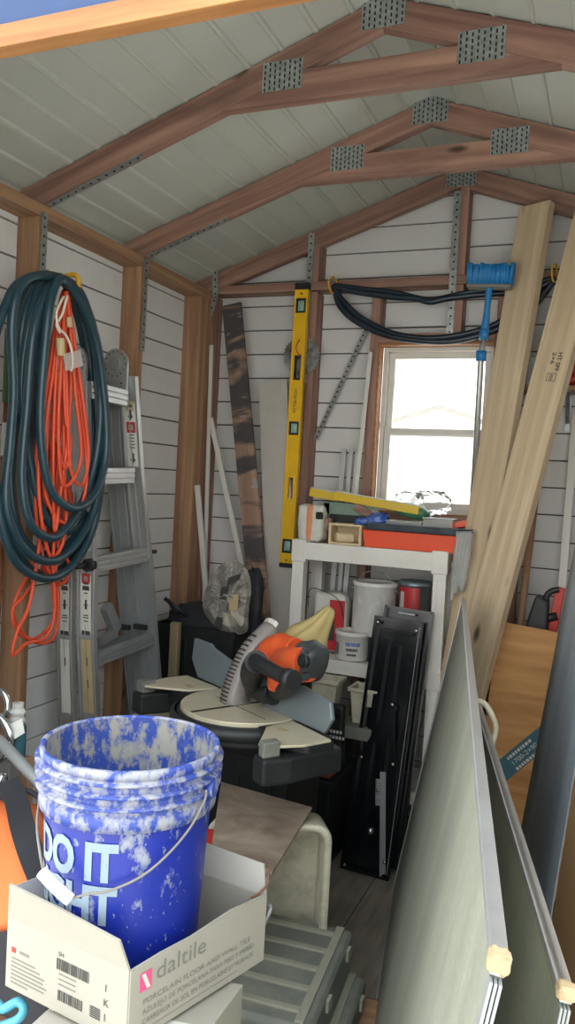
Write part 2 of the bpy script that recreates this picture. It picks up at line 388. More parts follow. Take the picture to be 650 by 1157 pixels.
# back wall with the window opening and the gable
WX0, WX1, WZ0, WZ1 = -1.005, -.50, 1.345, 2.075
FB = M(((1,0,0,0),(0,0,-1,YB),(0,1,0,0),(0,0,0,1)))
def gl(a, b):
    z = (a+b)/2
    return XL if z < 2.38 else -1.82+(z-2.42)/SL+.02
def gr(a, b):
    z = (a+b)/2
    return XR if z < 2.38 else 2*APX+1.82-(z-2.42)/SL-.02
m = MB()
Z0 = 1.848-.112*16+.002-.03
zc = Z0
k0 = 0
while zc < 2.82:
    a, b = zc, zc+PITCH
    f0, f1 = gl(a,b), gr(a,b)
    if b > WZ0+.02 and a < WZ1-.02:
        courses(m, FB, lambda p,q: f0, lambda p,q: WX0, a, b); courses(m, FB, lambda p,q: WX1, lambda p,q: f1, a, b)
    elif f1 > f0: courses(m, FB, lambda p,q: f0, lambda p,q: f1, a, b)
    zc += PITCH
yb0, yb1 = YB+.013, YB+.03
m.box((XL-.03,yb0,0),(WX0,yb1,2.36)); m.box((WX1,yb0,0),(XR+.03,yb1,2.36)); m.box((WX0,yb0,0),(WX1,yb1,WZ0)); m.box((WX0,yb0,WZ1),(WX1,yb1,2.36))
m.add([(XL,yb0,2.36),(XR,yb0,2.36),(XR,yb0,2.39),(APX,yb0,2.83),(XL,yb0,2.39)], [(0,1,2,3,4)])
wall_back = struct('wall_back', m, ['gable','groove'])
# studs, plates and rails
for y in (2.165, 2.785): timber('wall_stud', (-1.8645,y+.019,0.0), (-1.8645,y+.019,2.285), .089, .038, (1,0,0), 'framing_gold', wall_left)
timber('wall_stud', (-1.8645,3.345,0), (-1.8645,3.345,2.285), .089, .11, (1,0,0), 'framing_gold', wall_left)
timber('top_plate', (-1.8645,YF,2.307), (-1.8645,3.40,2.307), .089, .042, (1,0,0), 'framing_gold', wall_left)
timber('top_plate', (.4,YF,2.307), (.4,3.40,2.307), .089, .042, (1,0,0), 'framing_gold', wall_right)
for y in (1.555, 2.165, 2.785): timber('wall_stud', (XR-.0445,y+.019,0), (XR-.0445,y+.019,2.285), .089, .038, (1,0,0), 'framing', wall_right)
yc = YB-.0445
timber('wall_stud', (-1.835,yc,0), (-1.835,yc,2.31), .089, .05, (0,1,0), 'framing', wall_back)
timber('rail', (-1.82,yc,2.335), (.46,yc,2.335), .089, .038, (0,1,0), 'framing', wall_back)
for x, z0, z1 in ((-1.312,0,2.31),(-1.016,0,2.31),(-.48,0,2.31),(-.375,0,1.5)):
    timber('wall_stud', (x,yc,z0), (x,yc,z1), .089, .038, (0,1,0), 'framing', wall_back)
for x in (-1.312, -.662): timber('gable_stud', (x,yc,2.355), (x,yc,min(rbot(x)+.02, 2.72)), .089, .038, (0,1,0), 'framing', wall_back)
timber('cripple_stud', (-.662,yc,2.10), (-.662,yc,2.315), .089, .038, (0,1,0), 'framing', wall_back)
timber('window_header', (-.997,yc,2.096), (-.50,yc,2.096), .089, .038, (0,1,0), 'framing', wall_back)
timber('window_sill_plate', (-.997,yc,1.325), (-.50,yc,1.325), .089, .038, (0,1,0), 'framing', wall_back)
def strap(parent, pts, w, wdir, n=14):
    """perforated galvanised strap along a bent path"""
    m = MB()
    for i in range(len(pts)-1):
        a, b = V(pts[i]), V(pts[i+1]); F = beam_frame(a, b, wdir); L = (b-a).length
        m.box((0,-w/2,-.001),(L,w/2,.001),0,F)
        k = int(L/.03)
        for q in range(k):
            x = (q+.5)*L/k; m.prism([(x+.0045*math.cos(t*PI/4), .0045*math.sin(t*PI/4)) for t in range(8)], -.0016, .0016, 1, F)
    return part('metal_strap', m, ['galv','hole'], parent, label='perforated galvanised strap')
# ceiling
m = MB()
for side in (-1, 1):
    xs = -1.96 if side < 0 else APX
    prof = []
    k = 0; x = APX
    while x > -1.99:
        prof += [(x, 0), (x-.083, 0), (x-.086, -.008), (x-.093, -.009), (x-.0975, -.001), (x-.105+.0006, .001)]
        x -= .105
    pts = []
    for px_, dz in prof:
        X_ = px_ if side < 0 else 2*APX-px_
        pts.append((X_, roofz(px_)+dz))
    for i in range(len(pts)-1):
        a, b = pts[i], pts[i+1]
        m.add([(a[0],YF,a[1]),(b[0],YF,b[1]),(b[0],YB+.03,b[1]),(a[0],YB+.03,a[1])], [(0,1,2,3)])
    e = pts[-1]
    m.add([(APX,YF,roofz(APX)+.03),(e[0],YF,e[1]+.03),(e[0],YB+.03,e[1]+.03),(APX,YB+.03,roofz(APX)+.03)], [(0,1,2,3)])
ceiling = struct('ceiling', m, 'roof')
def poly_timber(name, pts, y0, y1, along, mat, parent):
    """outline in the xz plane, thick in y; grain along the given direction"""
    m = MB(); X = M(((1,0,0,0),(0,0,-1,0),(0,1,0,0),(0,0,0,1)))   # local (x,y,z)->(x,-z,y)
    m.prism(pts, -y1, -y0, 0, X); F = frame((pts[0][0], y0, pts[0][1]), (along[0],0,along[1]), (0,1,0))
    return part(name, m, mat, parent, F, .002)
def gusset(parent, cx, cz, w, h, y):
    m = MB(); m.box((cx-w/2,y-.0018,cz-h/2),(cx+w/2,y,cz+h/2))
    nx, nz = 8, 5
    for i in range(nx):
        for j in range(nz):
            x = cx-w/2+(i+.5)*w/nx; z = cz-h/2+(j+.5)*h/nz+(.004 if i%2 else -.002)
            m.box((x-.0022,y-.0024,z-.006),(x+.0022,y-.0017,z+.0035),1); m.box((x-.0022,y-.0045,z+.0035),(x+.0022,y-.0017,z+.006),0)
    return part('gusset_plate', m, ['galv','hole'], parent, label='toothed galvanised gusset plate')
def truss(y, collar=True, plates=True, tail=-1.95):
    t = thing('roof_truss', None, None, (APX,y,2.35)); t.parent = ceiling; t.matrix_basis = M.Translation(V((APX,y,2.35)))
    del_keys = [k for k in ('label','category') if k in t]
    for k in del_keys: del t[k]
    y1 = y+.038; lx = tail
    poly_timber('rafter', [(lx,rbot(lx)),(APX,rbot(APX)),(APX,roofz(APX)-.008),(lx,roofz(lx)-.008)], y, y1, (1,SL), 'framing', t)
    rx = 2*APX-lx
    poly_timber('rafter', [(APX,rbot(APX)),(rx,rbot(rx)),(rx,roofz(rx)-.008),(APX,roofz(APX)-.008)], y, y1, (1,-SL), 'framing', t)
    if collar:
        xa = -1.82+(2.553-2.326)/SL; xb = -1.82+(2.64-2.326)/SL
        poly_timber('collar_tie', [(xa,2.553),(2*APX-xa,2.553),(2*APX-xb,2.64),(xb,2.64)], y, y1, (1,0), 'framing', t)
        if plates: gusset(t, -.975, 2.63, .125, .085, y); gusset(t, -.405, 2.63, .125, .085, y)
    if plates: gusset(t, APX, rbot(APX)+.045, .125, .088, y)
    return t
t3 = truss(3.40, False); t2 = truss(2.79); t1 = truss(2.18); t0 = truss(1.40)
strap(wall_left, [(-1.815,2.187,1.9),(-1.815,2.187,2.30)], .03, (0,1,0))
strap(wall_left, [(-1.815,2.812,1.95),(-1.815,2.812,2.32)], .03, (0,1,0))
strap(t1, [(-1.80,2.192,2.325),(-1.45,2.192,rbot(-1.45)-.0015)], .03, (0,1,0))
strap(t2, [(-1.80,2.802,2.325),(-1.45,2.802,rbot(-1.45)-.0015)], .03, (0,1,0))
strap(wall_back, [(-1.335,3.397,1.9),(-1.335,3.397,2.57)], .028, (1,0,0))
strap(wall_back, [(-.69,3.397,2.10),(-.69,3.397,2.30),(-.69,3.394,2.70)], .03, (1,0,0))
strap(wall_back, [(-1.81,3.392,2.43),(-1.80,3.388,2.30),(-1.83,3.385,2.20)], .03, (1,0,0))
m = MB(); m.box((XL-.03,YF,0),(-1.30,YF+.04,2.30)); m.box((.44,YF,0),(XR+.03,YF+.04,2.30)); struct('wall_front', m, 'siding')  # unseen front wall beside the doorway, added to cut the daylight reaching inside
# front header and the blue board above it
timber('trim_1', (-1.9,1.215,2.25), (.5,1.215,2.25), .042, .038, (0,0,1), 'beam')['kind'] = 'structure'
MT['blueboard'] = plain('blue painted board', '#14325f', .45, amt=.25, dirt='#24487c', scale=3)
m = MB(); m.prism([(-1.93,2.273),(.57,2.273),(.57,2.39),(APX,2.83),(-1.93,2.39)], -1.225, -1.205, 0, M(((1,0,0,0),(0,0,-1,0),(0,1,0,0),(0,0,0,1))))
fb = struct('trim_2', m, 'blueboard')
m = MB().cyl((-.86,1.204,2.285),(-.86,1.196,2.285),.006,12); part('bolt', m, 'white', fb)

# window
m = MB(); f = .028
def wframe(mb, x0, x1, z0, z1, y0, y1, t):
    mb.box((x0,y0,z0),(x0+t,y1,z1)); mb.box((x1-t,y0,z0),(x1,y1,z1)); mb.box((x0+t,y0,z0),(x1-t,y1,z0+t)); mb.box((x0+t,y0,z1-t),(x1-t,y1,z1))
wframe(m, -.988, -.503, 1.352, 2.067, 3.462, 3.515, .020)
win = struct('window_1', m, 'vinyl', .002)
for nm, z0, z1, y0 in (('upper_sash',1.685,2.047,3.492),('lower_sash',1.372,1.715,3.472)):
    m = MB(); wframe(m, -.968, -.523, z0, z1, y0, y0+.018, .026); sh = part(nm, m, 'vinyl', win, bevel=.002)
    part('glass_pane', MB().box((-.942,y0+.008,z0+.026),(-.549,y0+.011,z1-.026)), 'glass', sh)
m = MB(); m.box((-.992,3.40,2.066),(-.50,3.462,2.076)); m.box((-.997,3.40,1.35),(-.988,3.462,2.076)); m.box((-.503,3.40,1.35),(-.497,3.462,2.076)); m.box((-.997,3.40,1.344),(-.50,3.462,1.352))
part('window_jamb', m, 'beam', win, bevel=.001)

# outside: neighbour's house and the ground
gm = plain('concrete ground', '#d8d5cc', .9, amt=.2); MT['ground'] = gm
struct('floor_outside', MB().box((-30,-30,-.2),(30,30,-.07)), 'ground')
MT['stucco'] = plain('pale stucco', '#fbfaf6', .9, amt=.02); MT['shingle'] = plain('grey roof edge', '#8a8780', .8, amt=.2)
h = thing('neighbour_house', 'pale neighbouring house gable seen through the shed window', 'building', (-2.4,14,-.07))
gx = at(497,458,y=13.0); lx_ = at(430,478,y=13.0); rx_ = at(560,492,y=13.0)
m = MB(); X = M(((1,0,0,0),(0,0,-1,0),(0,1,0,0),(0,0,0,1)))
dl = gx.z-lx_.z; sl = dl/(gx.x-lx_.x)
ex0, ex1 = gx.x-2.2, gx.x+2.2
m.prism([(ex0,-.07),(ex1,-.07),(ex1,gx.z-.07-2.2*sl),(gx.x,gx.z-.07),(ex0,gx.z-.07-2.2*sl)], -16, -13.0, 0, X)
part('house_wall', m, 'stucco', h)
for s in (-1, 1):
    m = MB(); m.prism([(gx.x,gx.z-.07),(gx.x,gx.z+.01),(gx.x+s*2.3,gx.z+.01-2.3*sl),(gx.x+s*2.3,gx.z-.07-2.3*sl)], -16.2, -12.97, 0, X)
    part('roof', m, 'shingle', h)

# ------------------------------------------------------------------ left wall: hose, cords, ladder, shovel
HK = at(74, 318, x=-1.65)
hook = MB(); hk = [HK+V((-.17,0,.0)), HK+V((-.03,0,.012)), HK+V((.03,0,.02)), HK+V((.05,0,.0)), HK+V((.045,0,-.035)), HK+V((.02,.004,-.05))]
hook.tube(bezier(hk, 6), .008, 8)
solo('wall_hook', hook, 'yellow_tie', 'yellow plastic hook on the left wall carrying the coiled hose', 'hook')
def loops(n, seed, r, wr, hr, cshift, xr, top, sc=1.0, ph=.0):
    rnd = random.Random(seed); pts = []
    for k in range(n):
        w = rnd.uniform(*wr); H = rnd.uniform(*hr); cs = rnd.uniform(*cshift); x0 = rnd.uniform(*xr); x1 = rnd.uniform(*xr); fl = rnd.uniform(-.02,.02)
        N = 22
        for i in range(N):
            t = 2*PI*i/N; q = (1-math.cos(t))/2
            y = top.y+cs*(q**.55)+w*math.sin(t)*(.82+.25*q)+fl*math.sin(3*t)*.6
            z = top.z-H*q+ .012*noise.noise(V((k,i*.3,0)))
            u = i/N; x = x0*(1-u)+x1*u
            pts.append(V((x+.02*math.sin(t), y, z)))
    return pts
m = MB()
# explicit outer loops traced on the bundle's plane, then the inner ones
def imloop(pts, x, r=.0135, dx=.02, mb=None):
    P = [at(px, py, x=x+dx*math.sin(i*1.3)) for i, (px, py) in enumerate(pts)]
    mb.tube(bezier(P, 8, True), r, 10, closed=True)
L1 = [
 [(74,316),(40,312),(10,335),(-12,420),(-8,520),(2,590),(20,636),(52,654),(82,640),(104,600),(116,540),(118,460),(106,380),(92,335)],
 [(74,318),(45,322),(26,360),(18,450),(12,540),(22,600),(45,626),(70,622),(92,590),(104,520),(106,440),(96,370)],
 [(74,320),(52,330),(38,380),(30,460),(24,540),(34,590),(56,608),(76,596),(98,560),(112,500),(112,430),(98,360)],
 [(74,318),(58,335),(50,400),(46,480),(52,540),(66,566),(88,574),(108,556),(120,510),(116,440),(104,370)],
 [(72,318),(34,320),(22,380),(16,460),(6,540),(14,606),(36,644),(66,646),(90,612),(98,540),(100,460),(92,380)],
 [(74,320),(60,345),(52,420),(50,490),(60,550),(78,576),(96,560),(104,500),(100,430),(90,360)],
 [(74,318),(48,324),(32,370),(24,440),(34,520),(48,580),(70,600),(90,580),(108,530),(110,460),(102,380)],
 [(72,318),(50,330),(40,400),(36,480),(40,550),(56,590),(72,580),(86,530),(94,460),(92,390)],
 [(74,318),(60,326),(46,380),(42,460),(44,530),(60,588),(80,600),(100,572),(114,520),(115,440),(104,360)],
 [(74,318),(54,322),(40,360),(34,440),(32,530),(46,600),(68,620),(92,596),(108,552),(112,470),(104,380)],
 [(74,317),(30,316),(14,360),(14,440),(10,500),(8,570),(28,620),(60,634),(88,612),(108,570),(117,500),(114,420),(100,350)],
]
for i, L in enumerate(L1):
    if i in (5, 7): continue
    imloop([(a+random.uniform(-1.5,1.5), b) for a, b in L], (-1.715,-1.755,-1.70,-1.675,-1.78,-1.69,-1.735,-1.72,-1.765,-1.75,-1.70)[i]+.10, .0135, .008, m)
solo('garden_hose', m, 'rubber', 'thick dark teal garden hose coiled on the yellow hook on the left wall', 'hose')
m = MB()
OC = [
 [(74,328),(62,370),(56,440),(52,520),(46,600),(34,680),(20,712),(14,740),(30,727),(52,720),(62,690),(60,630),(66,560),(74,480),(78,400)],
 [(75,330),(66,380),(62,450),(60,530),(62,600),(68,560),(78,480),(80,400)],
 [(75,330),(70,400),(66,480),(70,545),(84,540),(92,510),(86,450),(80,380)],
 [(73,330),(64,390),(60,470),(58,550),(70,600),(72,520),(76,440),(76,380)],
 [(75,332),(72,400),(74,470),(80,500),(74,530),(66,500),(68,430),(72,370)],
 [(74,330),(60,380),(48,450),(44,520),(50,580),(66,612),(78,640),(70,660),(52,650),(48,600),(58,520),(68,440),(74,380)],
 [(73,330),(58,400),(44,480),(40,560),(46,620),(60,650),(66,610),(64,540),(70,450)],
 [(60,600),(48,640),(28,672),(14,690),(22,716),(50,727),(64,712),(66,670),(62,630)],
 [(70,340),(60,420),(50,500),(52,560),(70,590),(88,580),(98,540),(92,470),(82,390)],
 [(76,335),(86,400),(96,470),(100,520),(92,548),(80,530),(76,460),(74,390)],
 [(68,350),(54,430),(44,510),(46,580),(58,630),(74,600),(72,520),(72,420)],
 [(52,590),(36,640),(18,676),(16,700),(36,722),(60,700),(58,650)],
]
for i, L in enumerate(OC):
    imloop(L, (-1.728,-1.70,-1.685,-1.745,-1.69,-1.76,-1.735,-1.775,-1.70,-1.69,-1.71,-1.79)[i]+.10, .0056, .004, m)
for k in range(9):
    a = random.uniform(44,74); b = random.uniform(490,560); w_ = random.uniform(7,16); hh = random.uniform(20,48)
    imloop([(a,b-hh),(a-w_*.6,b),(a-w_,b+hh*.6),(a,b+hh),(a+w_,b+hh*.5),(a+w_*.5,b-hh*.3)], -1.65-.04*random.random(), .0045, .012, m)
cordset = thing('extension_cord', 'bundle of tangled orange extension cords hanging inside the dark garden hose', 'cord', HK+V((0,0,-1.2)))
part('cable', m, 'cord', cordset)
m = MB(); m.tube(bezier([at(a,b,x=-1.56) for a,b in ((72,335),(64,352),(66,370),(74,378),(80,392),(82,410),(80,420))],6), .004, 8)
m.tube(bezier([at(a,b,x=-1.56) for a,b in ((76,334),(70,356),(64,366),(68,376))],6), .004, 8)
part('white_cable', m, 'whitecord', cordset)
a, b = at(68,382,x=-1.565), at(69,402,x=-1.565); part('plug', MB().cyl(a, b, .014, 10, r2=.012), 'yellowlabel', cordset, bevel=.002)
part('plug', MB().cyl(at(78,358,x=-1.565), at(79,370,x=-1.565), .009, 10), 'yellowlabel', cordset, bevel=.002)
m = MB(); bar(at(73,410,x=-1.56), at(92,404,x=-1.56), .05, .004, (0,0,1), m); part('cord_tag', m, 'clear', cordset)

# ladder (folded articulated ladder leaning on the left wall)
lad = thing('folding_ladder', 'folded aluminium articulated ladder leaning on the left wall beside the hose coil', 'ladder', (-1.70,2.5,0))
def stile(pts, w, x, mat='alu', th=.02, lip=True, nm='stile'):
    m = MB(); P = [V(p) for p in pts]
    for i in range(len(P)-1):
        a, b = P[i], P[i+1]
        bar(a, b, w, th, (0,1,0), m)
        if lip:
            F = beam_frame(a, b, V((0,1,0))); L = (b-a).length
            for s in (-1, 1): m.box((0, s*w/2-(.006 if s>0 else 0), -th*.9), (L, s*w/2+(0 if s>0 else .006), th*.9), 0, F)
    return part(nm, m, mat, lad, bevel=.0015)
XA, XO = -1.665, -1.745
A = lambda px, py, x=XA: at(px, py, x=x)
def stile(pts, w, x, mat='alu', th=.022, nm='stile'):
    """aluminium channel: web across the rungs, bright flanges on both edges"""
    m = MB(); P = [V(p) for p in pts]
    for i in range(len(P)-1):
        a, b = P[i], P[i+1]; a = a-(b-a).normalized()*.004 if i else a
        bar(a, b, w-.006, .006, (1,0,0), m)
        F = beam_frame(a, b, V((1,0,0))); L = (b-a).length
        for s in (-1, 1): m.box((0, s*w/2-(.008 if s>0 else 0), -th/2), (L, s*w/2+(0 if s>0 else .008), th/2), 0, F)
        m.box((0,-.006,-.006),(L,-.002,.006),0,F)
    return part(nm, m, mat, lad, bevel=.0012)
stile([A(162,632), A(152,530), A(145,425)], .072, XA)
stile([toz(A(162,645),A(175,815),.02), A(161,628)], .080, XA, 'alu_dull')
stile([toz(A(139,640,XO),A(156,810,XO),.02), A(128,500,XO), A(126,430,XO)], .078, XO, 'alu_dull')
stile([toz(A(98,720),A(103,825),.02), A(98,720), A(99,640), A(94,560), A(90,430)], .072, XA, 'alu')
stile([toz(A(74,720,XO),A(77,825,XO),.02), A(74,720,XO), A(75,640,XO), A(70,560,XO), A(66,440,XO)], .066, XO, 'alu')
# hinges
for px_, py_ in ((133,412), (86,410)):
    c0 = at(px_, py_, y=A(145,425).y if px_ > 100 else A(90,430).y); m = MB(); Xh = M(((1,0,0,c0.x),(0,0,1,c0.y-.016),(0,1,0,c0.z),(0,0,0,1)))
    m.prism([(.052*math.cos(t*PI/14), .056*math.sin(t*PI/14)) for t in range(15)]+[(-.052,-.05),(-.045,-.12),(.05,-.12),(.052,-.06)], 0, .012, 0, Xh)
    for i in range(14):
        a = i*PI/7; m.prism([(.043*math.cos(a)+.003*math.cos(t*PI/3), .045*math.sin(a)+.0+.003*math.sin(t*PI/3)) for t in range(6)], -.0006, 0, 1, Xh)
    for i in range(5): m.prism([(-.03+.02*i%.07+.004*math.cos(t*PI/3)-.0, -.07-.015*(i%3)+.004*math.sin(t*PI/3)) for t in range(6)], -.0006, 0, 1, Xh)
    hg = part('hinge', m, ['alu','hole'], lad, bevel=.001)
    m = MB(); m.prism([(.026*math.cos(t*PI/10)*(1 if t%2 else .86), .026*math.sin(t*PI/10)*(1 if t%2 else .86)) for t in range(20)], -.008, 0, 0, Xh); part('hinge_lock', m, 'alu_dull', hg, bevel=.002)
# rungs
for (a, b, hgt, mt) in (((98,440),(140,450),.060,'alu'),((100,538),(148,537),.058,'alu'),((104,638),(166,626),.055,'alu'),((108,745),(170,722),.045,'alu_dull'),((100,742),(140,722),.03,'alu_dull')):
    x = XA+.012 if hgt > .035 else XO; p, q = A(*a, x), A(*b, x); m = MB()
    for k, dz in enumerate((-1, 0, 1)):
        bar(p+V((0,0,dz*hgt/3)), q+V((0,0,dz*hgt/3)), hgt/3*.86, .036, (0,0,1), m)
    bar(p, q, hgt*.98, .028, (0,0,1), m)
    part('rung', m, mt, lad, bevel=.0015)
p = A(104,638,XA+.02); m = MB(); m.cyl(p, p+V((0,-.03,0)), .022, 14); m.cyl(p+V((0,-.03,0)), p+V((0,-.09,.0)), .010, 10)
part('spring_lock', m, 'black', lad)
p = A(168,624,XA+.02); m = MB(); m.cyl(p, p+V((0,.05,0)), .008, 12); part('spring_lock', m, 'black', lad)
def sticker(P0, P1, w, items, base='pale'):
    m = MB(); L = (P1-P0).length; F = beam_frame(P0, P1, (1,0,0)); n = F.to_3x3() @ V((0,0,1)); sgn = 1 if n.y < 0 else -1
    off = .0042*sgn
    m.box((0,-w/2,off-.0006),(L,w/2,off+.0006),0,F)
    for it in items:
        mi, u, ww, hh = it[:4]
        m.box((u*L-hh/2,-ww/2,off),(u*L+hh/2,ww/2,off+.0010*sgn),mi,F)
    for u in [it[1] for it in items if len(it) > 4]:
        m.prism([(u*L,-.013),(u*L,.013),(u*L+.016,0)], off, off+.0012*sgn, 1, F)
    return part('warning_sticker', m, [base,'ink','redlabel','white','yellowlabel'], lad)
rows = [(2,.05,.034,.034),(3,.05,.016,.016),(1,.14,.022,.006),(1,.19,.026,.006),(1,.23,.028,.01),(1,.30,.014,.004),(1,.46,.008,.02),(1,.53,.010,.018),(1,.50,.02,.003),(1,.68,.02,.004),(1,.72,.024,.004),(1,.78,.018,.004),(1,.98,.034,.014)]
sticker(A(98,650), A(98,716), .042, rows)
sticker(A(74,650,XO), A(74,716,XO), .038, rows)
sticker(A(98,722), A(102,805), .042, [(1,.3,.004,.03),(1,.6,.004,.03)], 'yellowlabel')
sticker(A(74,722,XO), A(76,805,XO), .038, [(1,.3,.004,.03)], 'pale')
up = [(4,.05,.036,.035),(1,.05,.02,.01),(1,.17,.012,.03),(1,.20,.014,.01,1),(2,.38,.038,.040),(3,.38,.02,.02),(1,.5,.02,.004),(1,.55,.024,.004),(1,.60,.02,.004),(1,.65,.022,.004),(1,.70,.022,.004),(1,.85,.010,.03),(1,.88,.01,.01,1)]
sticker(A(147,455), A(152,527), .044, up)
sticker(A(95,585), A(98,622), .044, [(1,.2,.02,.004),(1,.35,.02,.004),(1,.62,.010,.03),(1,.72,.01,.01,1)])
m = MB(); bar(A(120,685,-1.72), A(131,712,-1.72), .045, .03, (0,1,0), m); bar(A(110,728,-1.72),A(131,714,-1.72),.035,.02,(0,0,1),m)
part('rung_bracket', m, 'alu_dull', lad, bevel=.002)
for a, x in (((141,708),XO),((160,708),XA)):
    p = A(*a, x)+V((0,-.008,0)); part('rubber_stop', MB().cbox(p, (.055,.02,.02)), 'black', lad, bevel=.002)

# long handled tool at the far left
sv = thing('long_handled_tool', 'long wooden handled tool with green grip behind the hose at the far left', 'tool', (-1.79,2.0,0))
a, b = at(12,372,x=-1.79), at(9,455,x=-1.79); base = toz(a, at(-2,640,x=-1.79), .02)
hd = part('handle', MB().tube([base, b], .013, 10), 'oldwood', sv, F=frame(base, b-base, (0,1,0)))
part('grip', MB().tube([b, a], .017, 12), 'green', sv)
p, q = at(8,478,x=-1.79), at(6,515,x=-1.79); part('sticker', MB().tube([p,q], .0145, 12, cap=False), 'pale', hd)
for k in range(5):
    pass
# ------------------------------------------------------------------ boards and strips by the back left corner
def lean(name, pa, pb, w, t, y, label, cat, mat, wd=(1,0,0), bevel=.002, z0=None, group=None):
    a, b = at(*pa, y=y), at(*pb, y=y)
    if z0 is not None: b = toz(a, b, z0)
    m, F = bar(b, a, w, t, V(wd)); return solo(name, m, mat, label, cat, group, F, bevel)
a, b = at(262,344,y=3.375), at(295,700,y=3.30); b = toz(a, b, .0)
m, F = bar(b, a, .095, .019, V((1,0,0))); solo('paint_stained_board', m, 'paintboard', 'narrow wooden board blotched with dark paint leaning in the back left corner', 'board', None, F, .002)
a = at(309,431,y=3.40); b = toz(a, at(318,700,y=3.36), .0)
m, F = bar(b, a, .14, .016, V((1,0,0))); 
L = (a-b).length
m.box((0,-.045,.007),(L,-.041,.0095),0,F); m.box((0,.03,.007),(L,.034,.0095),0,F)
MT['greyboard'] = plain('grey painted board', '#b9b4ac', .6, amt=.2)
solo('grey_trim_board', m, 'greyboard', 'wide pale grey board leaning on the back wall left of the yellow level', 'board', None, F, .002)
lean('trim_strip', (239,390), (233,600), .018, .012, 3.375, 'tall thin white strip standing against the corner post', 'strip', 'vinyl', z0=.0)
lean('trim_strip', (238,472), (274,640), .024, .014, 3.35, 'thin cream strip slanting from the corner behind the printed bag', 'strip', 'vinyl', z0=.75)
lean('trim_strip', (223,548), (232,655), .026, .014, 3.32, 'short cream strip beside the corner post', 'strip', 'vinyl', z0=.75)
# metal angle leaning diagonally
a, b = at(415,370,y=3.44), at(357,496,y=3.46); m = MB(); _, F = bar(b, a, .022, .003, V((0,0,1)), m); L = (a-b).length
for k in range(22): m.box((L*(k+.3)/22,-.004,-.003),(L*(k+.6)/22,.004,.003),1,F)
solo('metal_wall_brace', m, ['galv','hole'], 'slanting perforated metal strip on the back wall left of the window', 'metal strip')
for i, (pt, pbm, lb) in enumerate((((389,507),(378,640),'leftmost pale metal trim leaning left of the window'),((397,507),(386,640),'second pale metal trim from the left beside the window'),((405,508),(393,640),'pale metal trim nearest the window stud, short one'),((419,398),(402,560),'tall thin pale strip leaning against the window stud'))):
    a = at(*pt, y=3.375); b = toz(a, at(*pbm, y=3.36), .0 if i < 3 else 1.3)
    m = MB(); _, F = bar(b, a, (.022,.018,.022,.016)[i], .010, V((1,0,0)), m); L = (a-b).length; m.box((0,-.003,.003),(L,.003,.008),0,F)
    solo('metal_trim', m, 'vinyl' if i == 3 else 'alu', lb, 'trim strip', None, F, .001)

# ------------------------------------------------------------------ yellow level and saw blade
a, b = at(342.5,320,y=3.365), at(324,641,y=3.365); F = frame(b, a-b, (1,0,0)); Lv = (a-b).length
lv = thing('spirit_level', 'long yellow spirit level hanging upright on the back wall', 'level', X=F)
wv = .062; m = MB()
if (F.to_3x3() @ V((0,0,1))).y > 0: F = frame(b, a-b, (1,0,0))
fs = -1 if (F.to_3x3() @ V((0,0,1))).y > 0 else 1
m = MB(F)
def slot(x0, x1, hw):
    pass
segs = [(0,.004)]
holes = [(.072,.125,.018,'v'),(.306,.418,.014,'h'),(.610,.660,.018,'v'),(.856,.961,.014,'h'),(1.160,1.215,.018,'v')]
sc = Lv/1.29
x = .02*sc
for (h0,h1,hw,kd) in holes:
    h0*=sc; h1*=sc
    m.box((x,-wv/2,-.011),(h0,wv/2,.011)); m.box((h0,-wv/2,-.011),(h1,-hw,.011)); m.box((h0,hw,-.011),(h1,wv/2,.011)); x = h1
m.box((x,-wv/2,-.011),(Lv-.03,wv/2,.011))
m.box((.02,-wv/2,-.0135),(Lv-.03,-wv/2+.005,.0135)); m.box((.02,wv/2-.005,-.0135),(Lv-.03,wv/2,.0135))
body = part('level_body', m, 'yellow', lv, F=F, bevel=.001)
m = MB(F); m.box((0,-wv/2-.0015,-.014),(.02,wv/2+.0015,.014)); part('end_cap', m, 'black', lv, F=F, bevel=.001)
m = MB(F); m.box((Lv-.03,-wv/2-.0015,-.014),(Lv,wv/2+.0015,.014)); part('end_cap', m, 'black', lv, F=F, bevel=.001)
for (h0,h1,hw,kd) in holes:
    h0*=sc; h1*=sc; m = MB(F)
    if kd == 'v':
        m.box((h0-.006,-hw-.006,-.0125),(h0+.004,hw+.006,.0125)); m.box((h1-.004,-hw-.006,-.0125),(h1+.006,hw+.006,.0125)); m.box((h0,-hw-.006,-.0125),(h1,-hw+.003,.0125)); m.box((h0,hw-.003,-.0125),(h1,hw+.006,.0125))
        vf = part('vial_frame', m, 'black', lv, F=F, bevel=.003)
        m = MB(F); m.cyl((h0+.003,0,0),(h1-.003,0,0),.010,12); m.X = F; m.box((h0,-hw,-.004),(h1,hw,.004)); part('vial', m, 'glassvial', vf, F=F)
    else:
        m = MB(F); m.box((h0-.004,-hw-.003,-.0125),(h0+.008,hw+.003,.0125)); m.box((h1-.008,-hw-.003,-.0125),(h1+.004,hw+.003,.0125)); m.box((h0,-hw-.003,-.0125),(h1,-hw+.003,.0125)); m.box((h0,hw-.003,-.0125),(h1,hw+.003,.0125))
        part('hand_hole_grommet', m, 'black' if h0 > .6 else 'yellow', lv, F=F, bevel=.003)
m = MB(F); tX = M.Translation((.84*sc,0,.0125*fs)) @ (M.Identity(4) if fs > 0 else M.Rotation(PI,4,'X'))
text(m, 'PITTSBURGH', .020, M.Translation((.715*sc-.0,0,0)) if False else (M.Translation((.705*sc,-.006 if fs>0 else .006,.0118*fs)) @ (M.Identity(4) if fs > 0 else M.Rotation(PI,4,'X'))), 0, fit=.105)
part('brand_lettering', m, 'ink', body, F=F)
